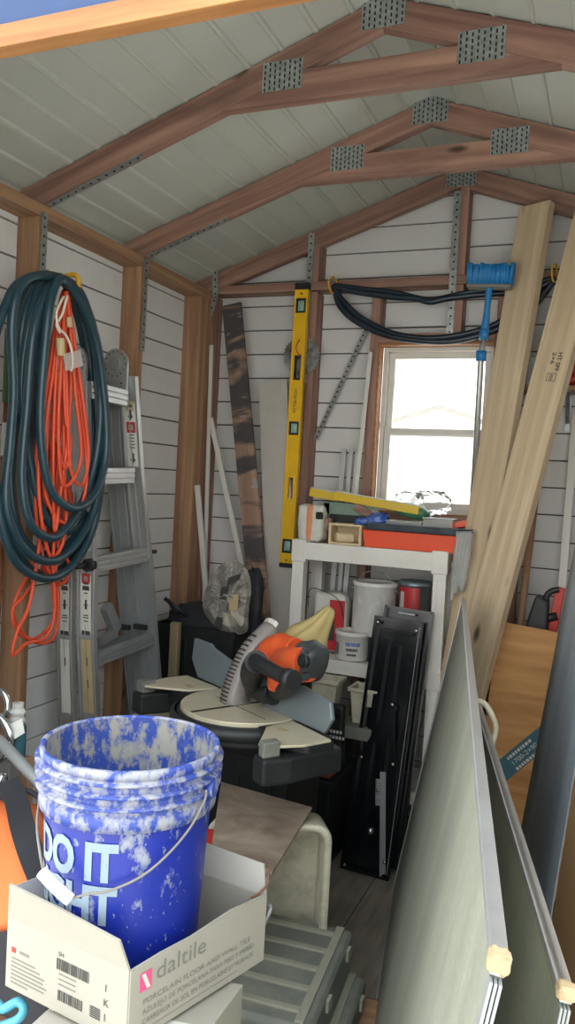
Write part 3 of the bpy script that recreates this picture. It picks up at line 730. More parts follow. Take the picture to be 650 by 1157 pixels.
for q_ in ([(Lv-.052,-.008),(Lv-.052,.008),(Lv-.040,0)], [(.036,-.008),(.036,.008),(.028,0)]): part('printed_arrow', MB(F).prism(q_, .0118*fs, .0122*fs, 0), 'ink', body, F=F)
m = MB(); m.tube(bezier([at(p,q,y=3.345) for p,q in ((339,383),(335,391),(336,398),(341,402))],6), .0025, 6); part('hanging_string', m, 'red', lv)
cb = at(341,402,y=3.392); sb = thing('circular_saw_blade', 'round toothed saw blade hanging behind the yellow level', 'saw blade', cb)
m = MB(); X = M(((1,0,0,cb.x),(0,0,1,cb.y-.001),(0,1,0,cb.z),(0,0,0,1))); pts = []
for k in range(36):
    a = 2*PI*k/36; pts += [(.092*math.cos(a), .092*math.sin(a)), (.083*math.cos(a+.03), .083*math.sin(a+.03)), (.086*math.cos(a+.13), .086*math.sin(a+.13))]
m.prism(pts, -.0012, .0012, 0, X)
def bladem():
    t = NT('worn blade'); co = t.coords((1,1,1), False); f = t.noise(co, 14, 5); c = t.ramp(f, [(.38,'#6b4a35'),(.46,'#8b8d8e'),(.7,'#c9cccd')]); return t.out(c, .28, .7)
MT['blade'] = bladem(); part('toothed_disc', m, 'blade', sb)
m = MB(); m.prism([(.013*math.cos(t*PI/6), .013*math.sin(t*PI/6)) for t in range(12)], -.003, .003, 0, X); part('arbor_hole', m, 'hole', sb)

# ------------------------------------------------------------------ black hose along the back wall
m = MB()
def strand(pts, y, r=.015):
    m.tube(bezier([at(a,b,y=3.384+.002*math.sin(i)) for i,(a,b) in enumerate(pts)], 8), r, 10)
strand([(378,322),(384,344),(402,362),(436,378),(476,385),(515,385),(556,374),(586,358),(606,342),(622,322),(627,314)], 3.355)
strand([(378,324),(400,329),(440,335),(470,337),(486,341),(506,337),(540,333),(580,330),(604,326),(627,316)], 3.372, .014)
strand([(378,324),(388,340),(410,360),(450,378),(500,381),(556,368),(600,340),(627,318)], 3.338, .012)
strand([(378,322),(410,326),(450,331),(486,338),(530,330),(590,322),(627,314)], 3.345, .010)
solo('black_tubing', m, 'rubber2', 'thin black tubing drooping in loops above the window', 'hose')
for i, (pt, lb) in enumerate((((377,325),'yellow loop tie holding the left end of the black tubing'),((627,312),'yellow loop tie holding the right end of the black tubing'))):
    c = at(*pt, y=3.375); m = MB(); m.tube([c+V((.008*math.cos(t*PI/8)+.0,-.0+.035*math.cos(t*PI/8)-.01,.035*math.sin(t*PI/8)+.01)) for t in range(16)], .004, 6, closed=True)
    solo('cable_tie', m, 'yellow_tie', lb, 'tie')

# ------------------------------------------------------------------ brush on a pole
ytop = 3.23
br = thing('deck_brush', 'blue scrubbing brush on a telescopic pole standing in front of the window', 'brush', at(540,600,y=3.3))
p0, p1 = at(531,302,y=ytop), at(581,302,y=ytop); m = MB(); 
X = frame(p0, p1-p0, (0,0,1)); Lb = (p1-p0).length
m.box((0,-.082,-.03),(Lb,-.070,.03),0,X); head = part('brush_block', m, 'inkgrey', br, bevel=.004)
m = MB(); rnd = random.Random(3)
for i in range(16):
    for j in range(4):
        u = (i+.5)*Lb/16; v = -.03+(j+.5)*.015; q = V((u,-.07,v)); e = V((u+rnd.uniform(-.006,.006), rnd.uniform(-.004,.010), v*1.5+rnd.uniform(-.004,.004)))
        m.tube([X@q, X@(q.lerp(e,.5)), X@e], [.0055,.0085,.0085], 6)
part('bristles', m, 'blue', br, stuff=False)
q1, q2, q3, q4 = at(553,326,y=ytop), at(548,375,y=ytop+.01), at(544,400,y=ytop+.02), at(533,600,y=3.30)
q4 = toz(q3, q4, 1.235)
part('brush_socket', MB().tube([q1+V((0,0,.02)), q1, q1.lerp(q2,.45), q1.lerp(q2,.75), q2], [.012,.014,.012,.014,.017], 12), 'blue', br)
part('pole', MB().tube([q2, q3, q4], [.010,.012,.015], 12), 'alu', br)
part('pole_collar', MB().tube([q2.lerp(q3,.1)+V((0,0,.02)), q2.lerp(q3,.35)], .019, 12), 'blue', br)
part('pole_collar', MB().tube([q3+V((0,0,.012)), q3+V((0,0,-.028))], .0205, 12), 'blue', br)

# ------------------------------------------------------------------ long pine planks
def plank(label, foot, top, w, t, ang, marks=None):
    wd = V((math.cos(R(ang)), math.sin(R(ang)), 0)); m, F = bar(V(foot), V(top), w, t, wd)
    r = thing('pine_plank', label, 'plank', X=F)
    pl = part('plank_board', m, 'pine', r, F=F, bevel=.003)
    return r, pl, F
f1 = V((-.575,3.00,.02)); tp1 = at(607,232,y=3.33)
r1, pl1, F1 = plank('tall pine plank leaning on the gable, the left one of two crossing planks', f1, tp1, .14, .038, -28)
f2 = V((-.585,2.925,.02)); t_ = at(648,330,y=3.12); tp2 = toz(f2, t_, 2.50)
r2, pl2, F2 = plank('tall pine plank with a black lumber stamp, the right one of two crossing planks', f2, tp2, .14, .038, -26)
# lumber stamp
def face_frame(F, px_, py_, ang=0):
    n = F.to_3x3() @ V((0,0,1)); o = F.to_translation(); s = 1 if n.y < 0 else -1
    p = o + n*.0195*s; d = fwd + RT*((px_-325)/FPX) - UP*((py_-578.5)/FPX)
    hit = CAM + d*((p-CAM).dot(n)/d.dot(n)); x = (F.to_3x3() @ V((-1,0,0))); y = (n*s).cross(x)
    return frame(hit, x, y)
Fs = face_frame(F2, 632, 398); m = MB()
Xs = Fs @ M.Rotation(0,4,'Z')
text(m, 'HT SPF', .024, Xs, fit=.07, bold=.0006); text(m, '2×6', .020, Xs @ M.Translation((.0,-.024,0)), fit=.045, bold=.0006)
m.box((.078,-.024,0),(.108,-.022,.0004),0,Xs); m.box((.078,.012,0),(.108,.014,.0004),0,Xs); m.box((.078,-.024,0),(.08,.014,.0004),0,Xs); m.box((.106,-.024,0),(.108,.014,.0004),0,Xs)
text(m, '88', .022, Xs @ M.Translation((.082,-.014,0)), fit=.022)
part('lumber_stamp', m, 'ink', r2)

# ------------------------------------------------------------------ right rear shelf with bits
yS = 3.33
a, b = at(583,437,y=yS-.03), at(660,437,y=yS-.03)
m, F = bar(V((a.x,YB-.09,a.z)), V((.2,YB-.09,a.z)), .17, .018, V((0,1,0)))
rs = thing('wall_shelf', 'small wooden ledge with a metal bracket on the back wall behind the planks', 'shelf', (a.x,3.4,a.z-.1))
part('shelf_board', m, 'framing_gold', rs, F=F, bevel=.001)
m = MB(); c = at(641,450,y=yS); m.box((c.x-.01,3.33,a.z-.012),(c.x+.01,3.47,a.z-.009)); bar(V((c.x,3.36,a.z-.012)), V((c.x,3.47,a.z-.13)), .016, .003, (1,0,0), m); m.box((c.x-.01,3.465,a.z-.16),(c.x+.01,3.469,a.z-.01))
part('shelf_bracket', m, 'galv', rs)
sz = a.z+.010
def onsh(px_, y): return at(px_, 430, y=y).x
x = onsh(604,3.36); m = MB().box((x-.03,3.33,sz),(x+.035,3.42,sz+.115)); solo('grey_box', m, 'alu_dull', 'small dark grey box on the wall ledge between the two planks', 'box', bevel=.004)
x = onsh(594,3.35); m = MB(); m.cyl((x,3.345,sz),(x,3.345,sz+.06),.012,12); m.cyl((x,3.345,sz+.06),(x,3.345,sz+.075),.006,10); solo('small_white_bottle', m, 'white', 'small white bottle on the ledge left of the grey box', 'bottle')
x = onsh(626,3.37); m = MB(); m.tube(bezier([(x-.03,3.37,sz+.005),(x-.01,3.37,sz+.09),(x+.005,3.38,sz+.12),(x+.0,3.38,sz+.02),(x+.03,3.37,sz+.012)],6), .008, 8); solo('hose_piece', m, 'greenbag', 'dark green bent hose piece on the wall ledge right of the planks', 'hose')
x = onsh(640,3.37); tl = thing('red_hand_tool', 'red hand tool lying on the wall ledge at the right edge', 'tool', (x,3.37,sz))
m = MB(); m.cyl((x-.03,3.37,sz+.025),(x+.06,3.36,sz+.03),.025,14); part('tool_body', m, 'red', tl, bevel=.003)
m = MB(); bar(V((x+.01,3.37,sz+.03)), V((x+.03,3.37,sz+.12)), .025, .03, (1,0,0), m); part('tool_handle', m, 'red', tl, bevel=.004)
part('tool_foot', MB().box((x-.04,3.34,sz),(x-.01,3.40,sz+.035)), 'black', tl, bevel=.003)

# ------------------------------------------------------------------ plastic shelving unit and what it carries
SX0 = at(332,608,y=3.10).x; SX1 = at(506,625,y=3.10).x; SY0, SY1 = 3.10, 3.385; TZ = 1.205
su = thing('plastic_shelf_unit', 'white plastic shelf unit below the window', 'shelf unit', ((SX0+SX1)/2,3.25,0))
for x in (SX0, SX1-.05):
    for y in (SY0, SY1-.05):
        m = MB(); m.box((x,y,.0),(x+.05,y+.05,TZ-.07)); m.box((x+.010,y-.002,.1),(x+.018,y,TZ-.1)); m.box((x+.032,y-.002,.1),(x+.040,y,TZ-.1)); part('post', m, 'white_plastic', su, bevel=.004)
def deck(z, h):
    m = MB(); m.box((SX0,SY0,z-.012),(SX1,SY1,z))
    for y0, y1 in ((SY0-.004,SY0+.016),(SY1-.016,SY1)): m.box((SX0-.003,y0,z-h),(SX1+.003,y1,z+.004))
    for x0, x1 in ((SX0-.003,SX0+.016),(SX1-.016,SX1+.003)): m.box((x0,SY0,z-h),(x1,SY1,z+.004))
    for x in (SX0, SX1-.055): m.box((x-.004,SY0-.006,z-h-.01),(x+.059,SY0+.05,z+.012))
    for k in range(1, 8): x = SX0+(SX1-SX0)*k/8; m.box((x-.003,SY0,z-.035),(x+.003,SY1,z-.012))
    return part('shelf_deck', m, 'white_plastic', su, bevel=.004)
deck(TZ, .068); MZ = .735; deck(MZ, .052); deck(.26, .05)
TZ += .004
# paint pails on the middle shelf
def pail(name, x, y, z, r, h, label, mats, rim='tin', lid=None, handle=True, labels=None, cat='paint can'):
    t = thing(name, label, cat, (x,y,z)); X = M.Translation((x,y,z))
    m = MB(); m.lathe([(0,0),(r*.97,0),(r*.97,.004),(r,.008),(r,h-.01),(r+.004,h-.008),(r+.004,h),(r-.006,h),(r-.006,h-.006),(0,h-.006)], 40, X); part('pail_body', m, mats, t)
    if labels:
        for z0, z1, a0, a1, mt in labels:
            m = MB(); N = 14; rr = r+.0006
            vs = [(rr*math.cos(a0+(a1-a0)*i/N), rr*math.sin(a0+(a1-a0)*i/N), zz) for zz in (z0,z1) for i in range(N+1)]
            m.add(vs, [(i,i+1,N+2+i,N+1+i) for i in range(N)], 0, True, X); part('can_label', m, mt, t)
    if lid: m = MB(); m.lathe([(r+.005,h-.012),(r+.005,h+.003),(r-.01,h+.003),(r-.012,h-.002),(0,h-.002)], 40, X); part('lid', m, lid, t)
    if handle:
        for s in (-1,1): pass
        m = MB(); m.tube(bezier([(x-r-.004,y-.0,z+h-.03),(x-r*.6,y-.01,z+h+.03),(x,y-.01,z+h+.045),(x+r*.6,y-.01,z+h+.03),(x+r+.004,y,z+h-.03)],6), .0018, 6); part('wire_handle', m, 'tin', t)
        m = MB()
        for s in (-1,1): m.cyl((x+s*r,y-.01,z+h-.03),(x+s*(r+.008),y-.01,z+h-.03),.010,10)
        part('handle_ear', m, 'tin', t)
    return t
bx = (at(395,700,y=3.2).x+at(442,700,y=3.2).x)/2
# the pails behind stand on a low black box on the shelf
bz0 = at(418,720,y=3.16).z
solo('black_storage_box', MB().box((bx-.08,3.17,MZ+.004),(bx+.19,3.36,bz0)), 'black', 'low black box on the middle shelf under the big paint pail', 'box', bevel=.005)
pw = (at(442,680,y=3.22).x-at(395,680,y=3.22).x)/2
pail('large_paint_pail', bx, 3.25, bz0, pw, at(418,657,y=3.25).z-bz0, 'big white paint pail with drips and wire handle on the middle shelf', 'whitepaint', handle=True, lid='whitepaint')
cx_ = at(469,670,y=3.28).x; cz0 = bz0+.0; cr = (at(487,670,y=3.28).x-at(453,670,y=3.28).x)/2; ct = at(469,657,y=3.28).z
pail('red_paint_can', cx_, 3.28, cz0, cr, ct-cz0, 'red and silver paint can at the right end of the middle shelf', 'tin', handle=False, lid='bluegrey', labels=[(.01,ct-cz0-.02,R(180),R(300),'redtin'),(.03,ct-cz0-.04,R(215),R(240),'white')])
solo('wooden_block', MB().box((cx_-.06,3.235,MZ+.004),(cx_+.045,3.33,cz0-.001)), 'black', 'dark block on the middle shelf under the red paint can', 'block', bevel=.003) if False else None
sx_ = at(396,730,y=3.15).x; sr = (at(415,730,y=3.15).x-at(378,730,y=3.15).x)/2; stz = at(396,714,y=3.15).z
pail('small_white_pail', sx_, 3.11+sr, MZ+.004, sr, stz-MZ-.004, 'small white pail with a printed blue label at the front of the middle shelf', 'white_plastic', handle=False, lid='white_plastic', cat='pail',
     labels=[(.015,.075,R(255),R(318),'white'),(.060,.075,R(262),R(312),'bluefoil'),(.040,.052,R(265),R(305),'ink'),(.022,.030,R(268),R(300),'ink'),(.02,.07,R(205),R(235),'inkgrey')])
# white and red bag left of the pails
c = at(374,692,y=3.24); w_ = at(393,690,y=3.24).x-at(356,690,y=3.24).x; ht = at(370,668,y=3.24).z-MZ-.01
bg = thing('grout_bag', 'white and red printed bag on the middle shelf beside the big pail', 'bag', (c.x,3.26,MZ+.004))
m = MB(); m.blob((w_,.09,ht), 3, .04, 2.5, .3, M.Translation((c.x,3.26,MZ+.006+ht/2))); part('bag_body', m, 'pale', bg)
m = MB(); m.box((c.x+.005,3.205,MZ+.02),(c.x+w_/2-.004,3.212,MZ+ht-.02)); m.box((c.x+.005,3.203,MZ+.06),(c.x+.03,3.206,MZ+ht-.06),1); part('bag_print', m, ['redtin','ink'], bg)
m = MB(); m.tube(bezier([(c.x-.09,3.2,MZ+ht-.06),(c.x-.08,3.19,MZ+ht+.02),(c.x,3.19,MZ+ht+.01),(c.x+.05,3.19,MZ+ht-.02),(c.x+.07,3.2,MZ+ht-.09)],6), .0016, 6); solo('wire_piece', m, 'hole', 'bent dark wire lying over the white and red bag', 'wire')
# bins on the lower area
def bin_(x0, x1, y0, y1, z0, z1, label, mat='cream', fl=.012, grp=None):
    t = .004; m = MB()
    def wall(a, b, c_, d): m.add([a,b,c_,d], [(0,1,2,3)])
    o0 = [(x0+fl,y0+fl),(x1-fl,y0+fl),(x1-fl,y1-fl),(x0+fl,y1-fl)]; o1 = [(x0,y0),(x1,y0),(x1,y1),(x0,y1)]; i1 = [(x0+t,y0+t),(x1-t,y0+t),(x1-t,y1-t),(x0+t,y1-t)]; i0 = [(x0+fl+t,y0+fl+t),(x1-fl-t,y0+fl+t),(x1-fl-t,y1-fl-t),(x0+fl+t,y1-fl-t)]
    for k in range(4):
        j = (k+1)%4
        m.add([(*o0[k],z0),(*o0[j],z0),(*o1[j],z1),(*o1[k],z1)], [(0,1,2,3)]); m.add([(*i0[k],z0+t),(*i1[k],z1),(*i1[j],z1),(*i0[j],z0+t)], [(0,1,2,3)]); m.add([(*o1[k],z1),(*o1[j],z1),(*i1[j],z1),(*i1[k],z1)], [(0,1,2,3)])
    m.add([(*p,z0) for p in o0], [(3,2,1,0)]); m.add([(*p,z0+t) for p in i0], [(0,1,2,3)])
    m.box((x0-.008,y0-.008,z1-.012),(x1+.008,y0+.002,z1+.002)); m.box((x0-.008,y1-.002,z1-.012),(x1+.008,y1+.008,z1+.002)); m.box((x0-.008,y0,z1-.012),(x0+.002,y1,z1+.002)); m.box((x1-.002,y0,z1-.012),(x1+.008,y1,z1+.002))
    return solo('storage_bin', m, mat, label, 'bin', grp, bevel=.0015)

# ------------------------------------------------------------------ things on top of the shelf unit
def X3(px_, y): return at(px_, 612, y=y).x
def Zt(py_, px_, y): return at(px_, py_, y=y).z
y = 3.15; x0, x1 = X3(335,y), X3(364,y); ht = Zt(570,350,y)-TZ
b1 = thing('small_cement_bag', 'small white and orange bag standing at the left end of the top shelf', 'bag', ((x0+x1)/2,y+.03,TZ))
m = MB(); X = M.Translation(((x0+x1)/2,y+.03,TZ+ht/2)); m.blob((x1-x0,.08,ht), 5, .05, 2, .35, X); part('bag_body', m, 'pale', b1)
m = MB(); m.blob((.034,.082,ht*1.0), 5, .03, 2, .4, M.Translation(((x0+x1)/2+.0,y+.028,TZ+ht/2))); MT['peach'] = plain('peach print','#d98a62',.7,amt=.4,dirt='#d8c8b0',scale=20); part('orange_stripe', m, 'peach', b1)
m = MB(); m.blob((.03,.02,.03), 2, .1, 3, .5, M.Translation((x1-.015,y-.008,TZ+ht*.72))); part('bag_opening', m, 'hole', b1)
y = 3.12; x0, x1 = X3(371,y), X3(408,y); zt = Zt(592,390,y)
wb = thing('wooden_box', 'small open wooden box lying on its side on the top shelf', 'box', ((x0+x1)/2,y+.05,TZ))
m = MB(); t = .008; m.box((x0,y,TZ),(x1,y+.1,TZ+t)); m.box((x0,y,zt-t),(x1,y+.1,zt)); m.box((x0,y,TZ+t),(x0+t*1.3,y+.1,zt-t)); m.box((x1-t*1.3,y,TZ+t),(x1,y+.1,zt-t)); m.box((x0,y+.092,TZ),(x1,y+.1,zt))
part('box_shell', m, 'palewood', wb, bevel=.001)
m = MB(); c = (x0+x1)/2-.005; m.cyl((c-.03,y-.012,TZ+t+.021),(c+.03,y+.03,TZ+t+.021),.020,16); solo('wooden_dowel', m, 'palewood', 'thick round wooden dowel resting in the open wooden box', 'dowel', bevel=.002)
y = 3.11; x0, x1 = X3(409,y), X3(520,y)
def tray(name, x0, x1, y0, y1, z0, z1, mat, label, fl=.01):
    m = MB(); t = .003
    o0 = [(x0+fl,y0+fl),(x1-fl,y0+fl),(x1-fl,y1-fl),(x0+fl,y1-fl)]; o1 = [(x0,y0),(x1,y0),(x1,y1),(x0,y1)]
    for k in range(4):
        j = (k+1)%4; m.add([(*o0[k],z0),(*o0[j],z0),(*o1[j],z1),(*o1[k],z1)], [(0,1,2,3),(3,2,1,0)][:1])
        q = lambda p, s: (p[0]+(x0+x1-2*p[0])*s/(x1-x0), p[1]+(y0+y1-2*p[1])*s/(y1-y0))
        a, b = q(o1[k],t), q(o1[j],t); c_, d = q(o0[k],t), q(o0[j],t); m.add([(*c_,z0+t),(*a,z1),(*b,z1),(*d,z0+t)], [(0,1,2,3)]); m.add([(*o1[k],z1),(*o1[j],z1),(*b,z1),(*a,z1)], [(0,1,2,3)])
    m.add([(*p,z0) for p in o0], [(3,2,1,0)]); m.add([(*p,z0+t) for p in o0], [(0,1,2,3)])
    m.box((x0-.006,y0-.006,z1-.003),(x1+.006,y0,z1)); m.box((x0-.006,y1,z1-.003),(x1+.006,y1+.006,z1))
    return solo(name, m, mat, label, 'tray', bevel=.001)
tz1 = Zt(602,460,y); tray('orange_tray', x0, x1, y, y+.2, TZ, tz1, 'tray_orange', 'long orange plastic tray on the top shelf')
MT['darktray'] = plain('dark grey tray plastic', '#3a434c', .4, amt=.4, dirt='#7b848a', scale=12)
tray('dark_grey_tray', X3(412,3.12), X3(532,3.12), 3.12, 3.32, tz1+.001, tz1+.030, 'darktray', 'dark grey tray stacked on the orange tray')
tz2 = tz1+.008
m = MB(); xx = X3(527,3.13); 
for k in range(4):
    P = [V((xx-.02+.012*k, 3.10+.004*k, tz1+.02)), V((xx-.024+.013*k,3.085,tz1-.06)), V((xx-.03+.010*k,3.088,tz1-.14-.02*k)), V((xx-.034+.012*k,3.086,tz1-.25+.03*k))]
    m.tube(bezier(P,5), [.014,.016,.015,.012,.015,.017,.014,.012,.015,.013,.01,.012,.01,.008,.006,.003], 8)
solo('plastic_wrap', m, 'clear', 'strip of clear plastic wrap hanging from the right end of the dark tray', 'plastic wrap')
# clear tub with lid in the tray
x0, x1 = X3(478,3.18), X3(512,3.18); m = MB(); m.box((x0,3.16,tz2),(x1,3.24,tz2+.055)); m.box((x0-.004,3.156,tz2+.048),(x1+.004,3.244,tz2+.056)); solo('food_tub', m, 'clear', 'frosted plastic tub standing in the dark tray', 'tub', bevel=.006)
x0, x1 = X3(436,3.16), X3(476,3.16); m = MB(); m.box((x0,3.145,tz2),(x1,3.22,tz2+.035)); m.box((x0-.003,3.142,tz2+.03),(x1+.003,3.223,tz2+.037),0); solo('clear_case', m, 'clear', 'low clear plastic case in the dark tray left of the frosted tub', 'case', bevel=.003)
m = MB(); m.blob((.095,.06,.05), 9, .22, 4, .8, M.Translation((X3(423,3.15),3.165,tz2+.033)) @ M.Rotation(R(-18),4,'Y')); m.blob((.06,.04,.03), 4, .25, 4, .8, M.Translation((X3(408,3.15),3.155,tz2+.022))); solo('blue_wrapper', m, 'bluefoil', 'crumpled blue and white foil wrapper on the trays', 'wrapper')
m = MB(); m.blob((.15,.07,.058), 12, .12, 3, .8, M.Translation((X3(462,3.25),3.265,tz2+.075)) @ M.Rotation(R(12),4,'Y')); solo('green_bag', m, 'greenbag', 'dark green plastic bag bulging under the dusty yellow level', 'bag')
for i, (px_, py_, sx, sz_, lb) in enumerate(((488,568,.16,.09,'large crumpled clear plastic bag at the right of the top shelf'),(463,563,.12,.05,'smaller crumpled clear plastic bag lying over the green bag'))):
    m = MB(); c = at(px_, py_, y=3.28); m.blob((sx,.09,sz_), 21+i, .22, 5, .8, M.Translation(c), nu=30, nv=20); solo('clear_plastic_bag', m, 'bagclear', lb, 'plastic bag')
m = MB(); c = at(524,592,y=3.2); bar(c+V((-.05,0,-.012)), c+V((.05,0,.012)), .03, .025, (0,1,0), m); solo('orange_scraper', m, 'tray_orange', 'orange plastic piece at the right end of the dark tray', 'plastic piece', bevel=.004)
# dusty yellow level lying over the back of the shelf
for i, (pa, pb, w_, lb) in enumerate((((351,556),(382,562),.035,'short dusty yellow tool end at the left on the top shelf'),((378,560),(474,577),.034,'dusty yellow level lying across the bags on the top shelf'))):
    a, b = at(*pa, y=3.27-.03*i), at(*pb, y=3.27-.03*i); F = frame(a, b-a, (0,0,1)); L = (b-a).length
    lt = thing('yellow_straightedge' if i else 'yellow_tool', lb, 'level' if i else 'tool', X=F)
    m = MB(F); m.box((0,-w_/2,-.012),(L,w_/2,.012)); part('body', m, 'yellow_dusty', lt, F=F, bevel=.002)
    m = MB(F); m.box((.003,w_/2,-.013),(L,w_/2+.005,.013)); part('dusty_edge', m, 'pale', lt, F=F, bevel=.001)
# tool box underneath (grey green)
x0, x1 = X3(358,3.2), X3(415,3.2); tb = thing('tile_tool_box', 'low grey green tool with black bars under the yellow level on the top shelf', 'tool', ((x0+x1)/2,3.25,TZ))
zt = at(380,568,y=3.27).z
MT['graygreen'] = plain('grey green enamel', '#6e8474', .5, amt=.4, dirt='#93a095', scale=12)
m = MB(); m.box((x0,3.26,TZ),(x0+.03,3.35,zt)); m.box((x0,3.26,zt-.05),(x1,3.35,zt)); part('tool_frame', m, 'graygreen', tb, bevel=.003)
m = MB(); m.box((x0+.03,3.262,zt-.09),(x1+.01,3.28,zt-.05)); m.box((x0+.04,3.25,TZ+.03),(x1+.0,3.26,TZ+.045)); part('black_bar', m, 'black', tb, bevel=.002)
m = MB(); m.box((x0+.05,3.262,TZ),(x1,3.33,TZ+.05)); part('tool_base', m, 'alu_dull', tb, bevel=.003)
m = MB(); m.blob((.05,.05,.06), 31, .2, 4, .8, M.Translation((X3(368,3.2),3.205,TZ+.075))); m.blob((.035,.04,.05), 32, .15, 4, .6, M.Translation((X3(366,3.2),3.2,TZ+.03))); MT['brownrag'] = plain('brown rag','#8d6f66',.9,amt=.5,dirt='#b5a79c',scale=15); solo('crumpled_rag', m, 'brownrag', 'crumpled brownish rag beside the small orange and white bag', 'rag')
m = MB(); bar(at(402,572,y=3.25), at(425,584,y=3.25), .03, .03, (0,0,1), m); solo('brown_block', m, 'framing', 'small reddish brown wood piece under the yellow level', 'wood block', bevel=.002)

# ------------------------------------------------------------------ back left: black bin with printed bag
bi = thing('black_trash_bin', 'tall black bin in the back left corner', 'bin', (-1.6,3.15,0))
m = MB(); x0, x1, y0, y1 = -1.80, -1.42, 2.98, 3.28; h0 = .82
m.prism([(x0+.03,y0+.03),(x1-.03,y0+.03),(x1-.03,y1-.03),(x0+.03,y1-.03)], 0, .02)
for k, (a, b) in enumerate((((x0,y0),(x1,y0)),((x1,y0),(x1,y1)),((x1,y1),(x0,y1)),((x0,y1),(x0,y0)))):
    cx, cy = (x0+x1)/2, (y0+y1)/2; q = lambda p, s: (cx+(p[0]-cx)*s, cy+(p[1]-cy)*s)
    m.add([(*q(a,.85),0),(*q(b,.85),0),(*q(b,1),h0),(*q(a,1),h0)], [(0,1,2,3)]); m.add([(*q(a,.82),.02),(*q(a,.96),h0),(*q(b,.96),h0),(*q(b,.82),.02)], [(0,1,2,3)]); m.add([(*q(a,1.03),h0),(*q(b,1.03),h0),(*q(b,.96),h0),(*q(a,.96),h0)], [(0,1,2,3)]); m.add([(*q(a,1.03),h0-.03),(*q(b,1.03),h0-.03),(*q(b,1.03),h0),(*q(a,1.03),h0)], [(0,1,2,3)])
part('bin_body', m, 'tote', bi)
m = MB()
for k in range(4): x = x0+.08+k*.07; m.box((x,y0-.004,.1),(x+.015,y0+.03,h0-.05))
part('bin_ribs', m, 'tote', bi, bevel=.003)
m = MB(); m.blob((.32,.24,.14), 8, .15, 3, .6, M.Translation((-1.62,3.13,.83))); solo('black_tarp', m, 'bag_black', 'crumpled black tarp stuffed in the corner bin', 'tarp')
m = MB(); m.cyl(at(190,678,y=2.99), at(200,692,y=2.99), .010, 10); m.tube([at(186,676,y=2.97), at(212,696,y=3.0)], .009, 8); solo('black_stick', m, 'black', 'short black stick poking from the corner bin', 'stick')
a = at(199,703,y=2.90); b = V((a.x,2.90,0.0)); m, F = bar(b, a, .04, .03, V((1,0,0))); MT['oldstake'] = wood('weathered stake', '#6f654a', '#8f8564', knots=False); solo('wooden_stake', m, 'oldstake', 'short weathered wooden stake standing in front of the corner bin', 'stake', None, F, .004)
# printed paper bag hanging over the bin
pb_ = thing('printed_paper_bag', 'crumpled printed grey and white bag on top of the corner bin', 'bag', (at(258,700,y=3.0).x,3.0,.86))
def sheet_poly(px_pts, y, mb, thick=.02, mi=0):
    P = [at(a, b, y=y) for a, b in px_pts]; n = len(P)
    X = M(((1,0,0,0),(0,0,-1,0),(0,1,0,0),(0,0,0,1))); mb.prism([(p.x,p.z) for p in P], -y-thick, -y, mi, X)
m = MB()
outl = [(230,690),(232,668),(240,650),(250,638),(262,632),(274,638),(282,650),(284,668),(281,690),(279,714),(262,716),(246,710)]
rings = []
cpx = (257, 676)
yb = 3.00
N = len(outl)
P0 = bezier([V((a,b,0)) for a,b in outl], 4, True); N = len(P0)
for sc_, dy in ((1,.05),(1.0,.0),(.8,-.035),(.5,-.05),(.2,-.055)):
    ring = []
    for i, q in enumerate(P0):
        px_ = cpx[0]+(q.x-cpx[0])*sc_; py_ = cpx[1]+(q.y-cpx[1])*sc_; yy = yb+dy+.035*noise.noise(V((px_*.12,py_*.12,sc_)))*(1.2 if sc_<1 else .4)
        ring.append(at(px_, py_, y=yy))
    rings.append(ring)
for r_ in range(len(rings)-1):
    m.add(rings[r_]+rings[r_+1], [(i,(i+1)%N,N+(i+1)%N,N+i) for i in range(N)], 0, False)
m.add(rings[-1], [list(range(N))]); m.add(rings[0], [list(range(N))[::-1]])
part('bag_body', m, 'bagprint', pb_)
for pl_, yy_ in (([(250,664),(258,662),(256,678),(248,677)], 2.938), ([(245,697),(252,698),(249,712),(242,708)], 2.948), ([(258,653),(272,648),(270,655),(256,662)], 2.938)):
    m = MB(); sheet_poly(pl_, yy_, m, .004); part('dark_print_patch', m, 'ink', pb_)
m = MB(); sheet_poly([(248,681),(257,682),(256,692),(247,690)], 2.936, m, .004); part('bag_barcode', m, 'inkgrey', pb_)
m = MB(); sheet_poly([(259,672),(270,672),(268,690),(259,690)], 2.936, m, .004); part('bag_tan_print', m, 'yellowlabel', pb_)
MT['darkcloth'] = plain('dark navy cloth','#23262c',.85,amt=.3)
m = MB(); m.blob((.07,.06,.30), 4, .1, 3, .6, M.Translation(at(287,682,y=3.1))); solo('dark_cloth', m, 'darkcloth', 'dark cloth hanging right of the printed paper bag', 'cloth')

# ------------------------------------------------------------------ stand, board and totes in the middle
def tote(x0, x1, y0, y1, z1, label, mat='tote', ribs=5):
    t = thing('storage_tote', label, 'storage tote', ((x0+x1)/2,(y0+y1)/2,0)); m = MB(); s = .02
    v = [(x0+s,y0+s,0),(x1-s,y0+s,0),(x1-s,y1-s,0),(x0+s,y1-s,0),(x0,y0,z1-.03),(x1,y0,z1-.03),(x1,y1,z1-.03),(x0,y1,z1-.03)]
    m.add(v, [(3,2,1,0),(4,5,6,7),(0,1,5,4),(1,2,6,5),(2,3,7,6),(3,0,4,7)])
    for k in range(ribs): x = x0+(x1-x0)*(k+.5)/ribs; m.box((x-.006,y0-.002,.03),(x+.006,y0+.02,z1-.06))
    part('tote_body', m, mat, t, bevel=.008)
    m = MB(); m.box((x0-.012,y0-.012,z1-.035),(x1+.012,y1+.012,z1-.006)); m.box((x0+.02,y0+.02,z1-.007),(x1-.02,y1-.02,z1)); part('lid', m, mat, t, bevel=.006)
    return t
tote(-1.42, -.86, 2.24, 2.56, .642, 'tall black tote carrying the miter saw')
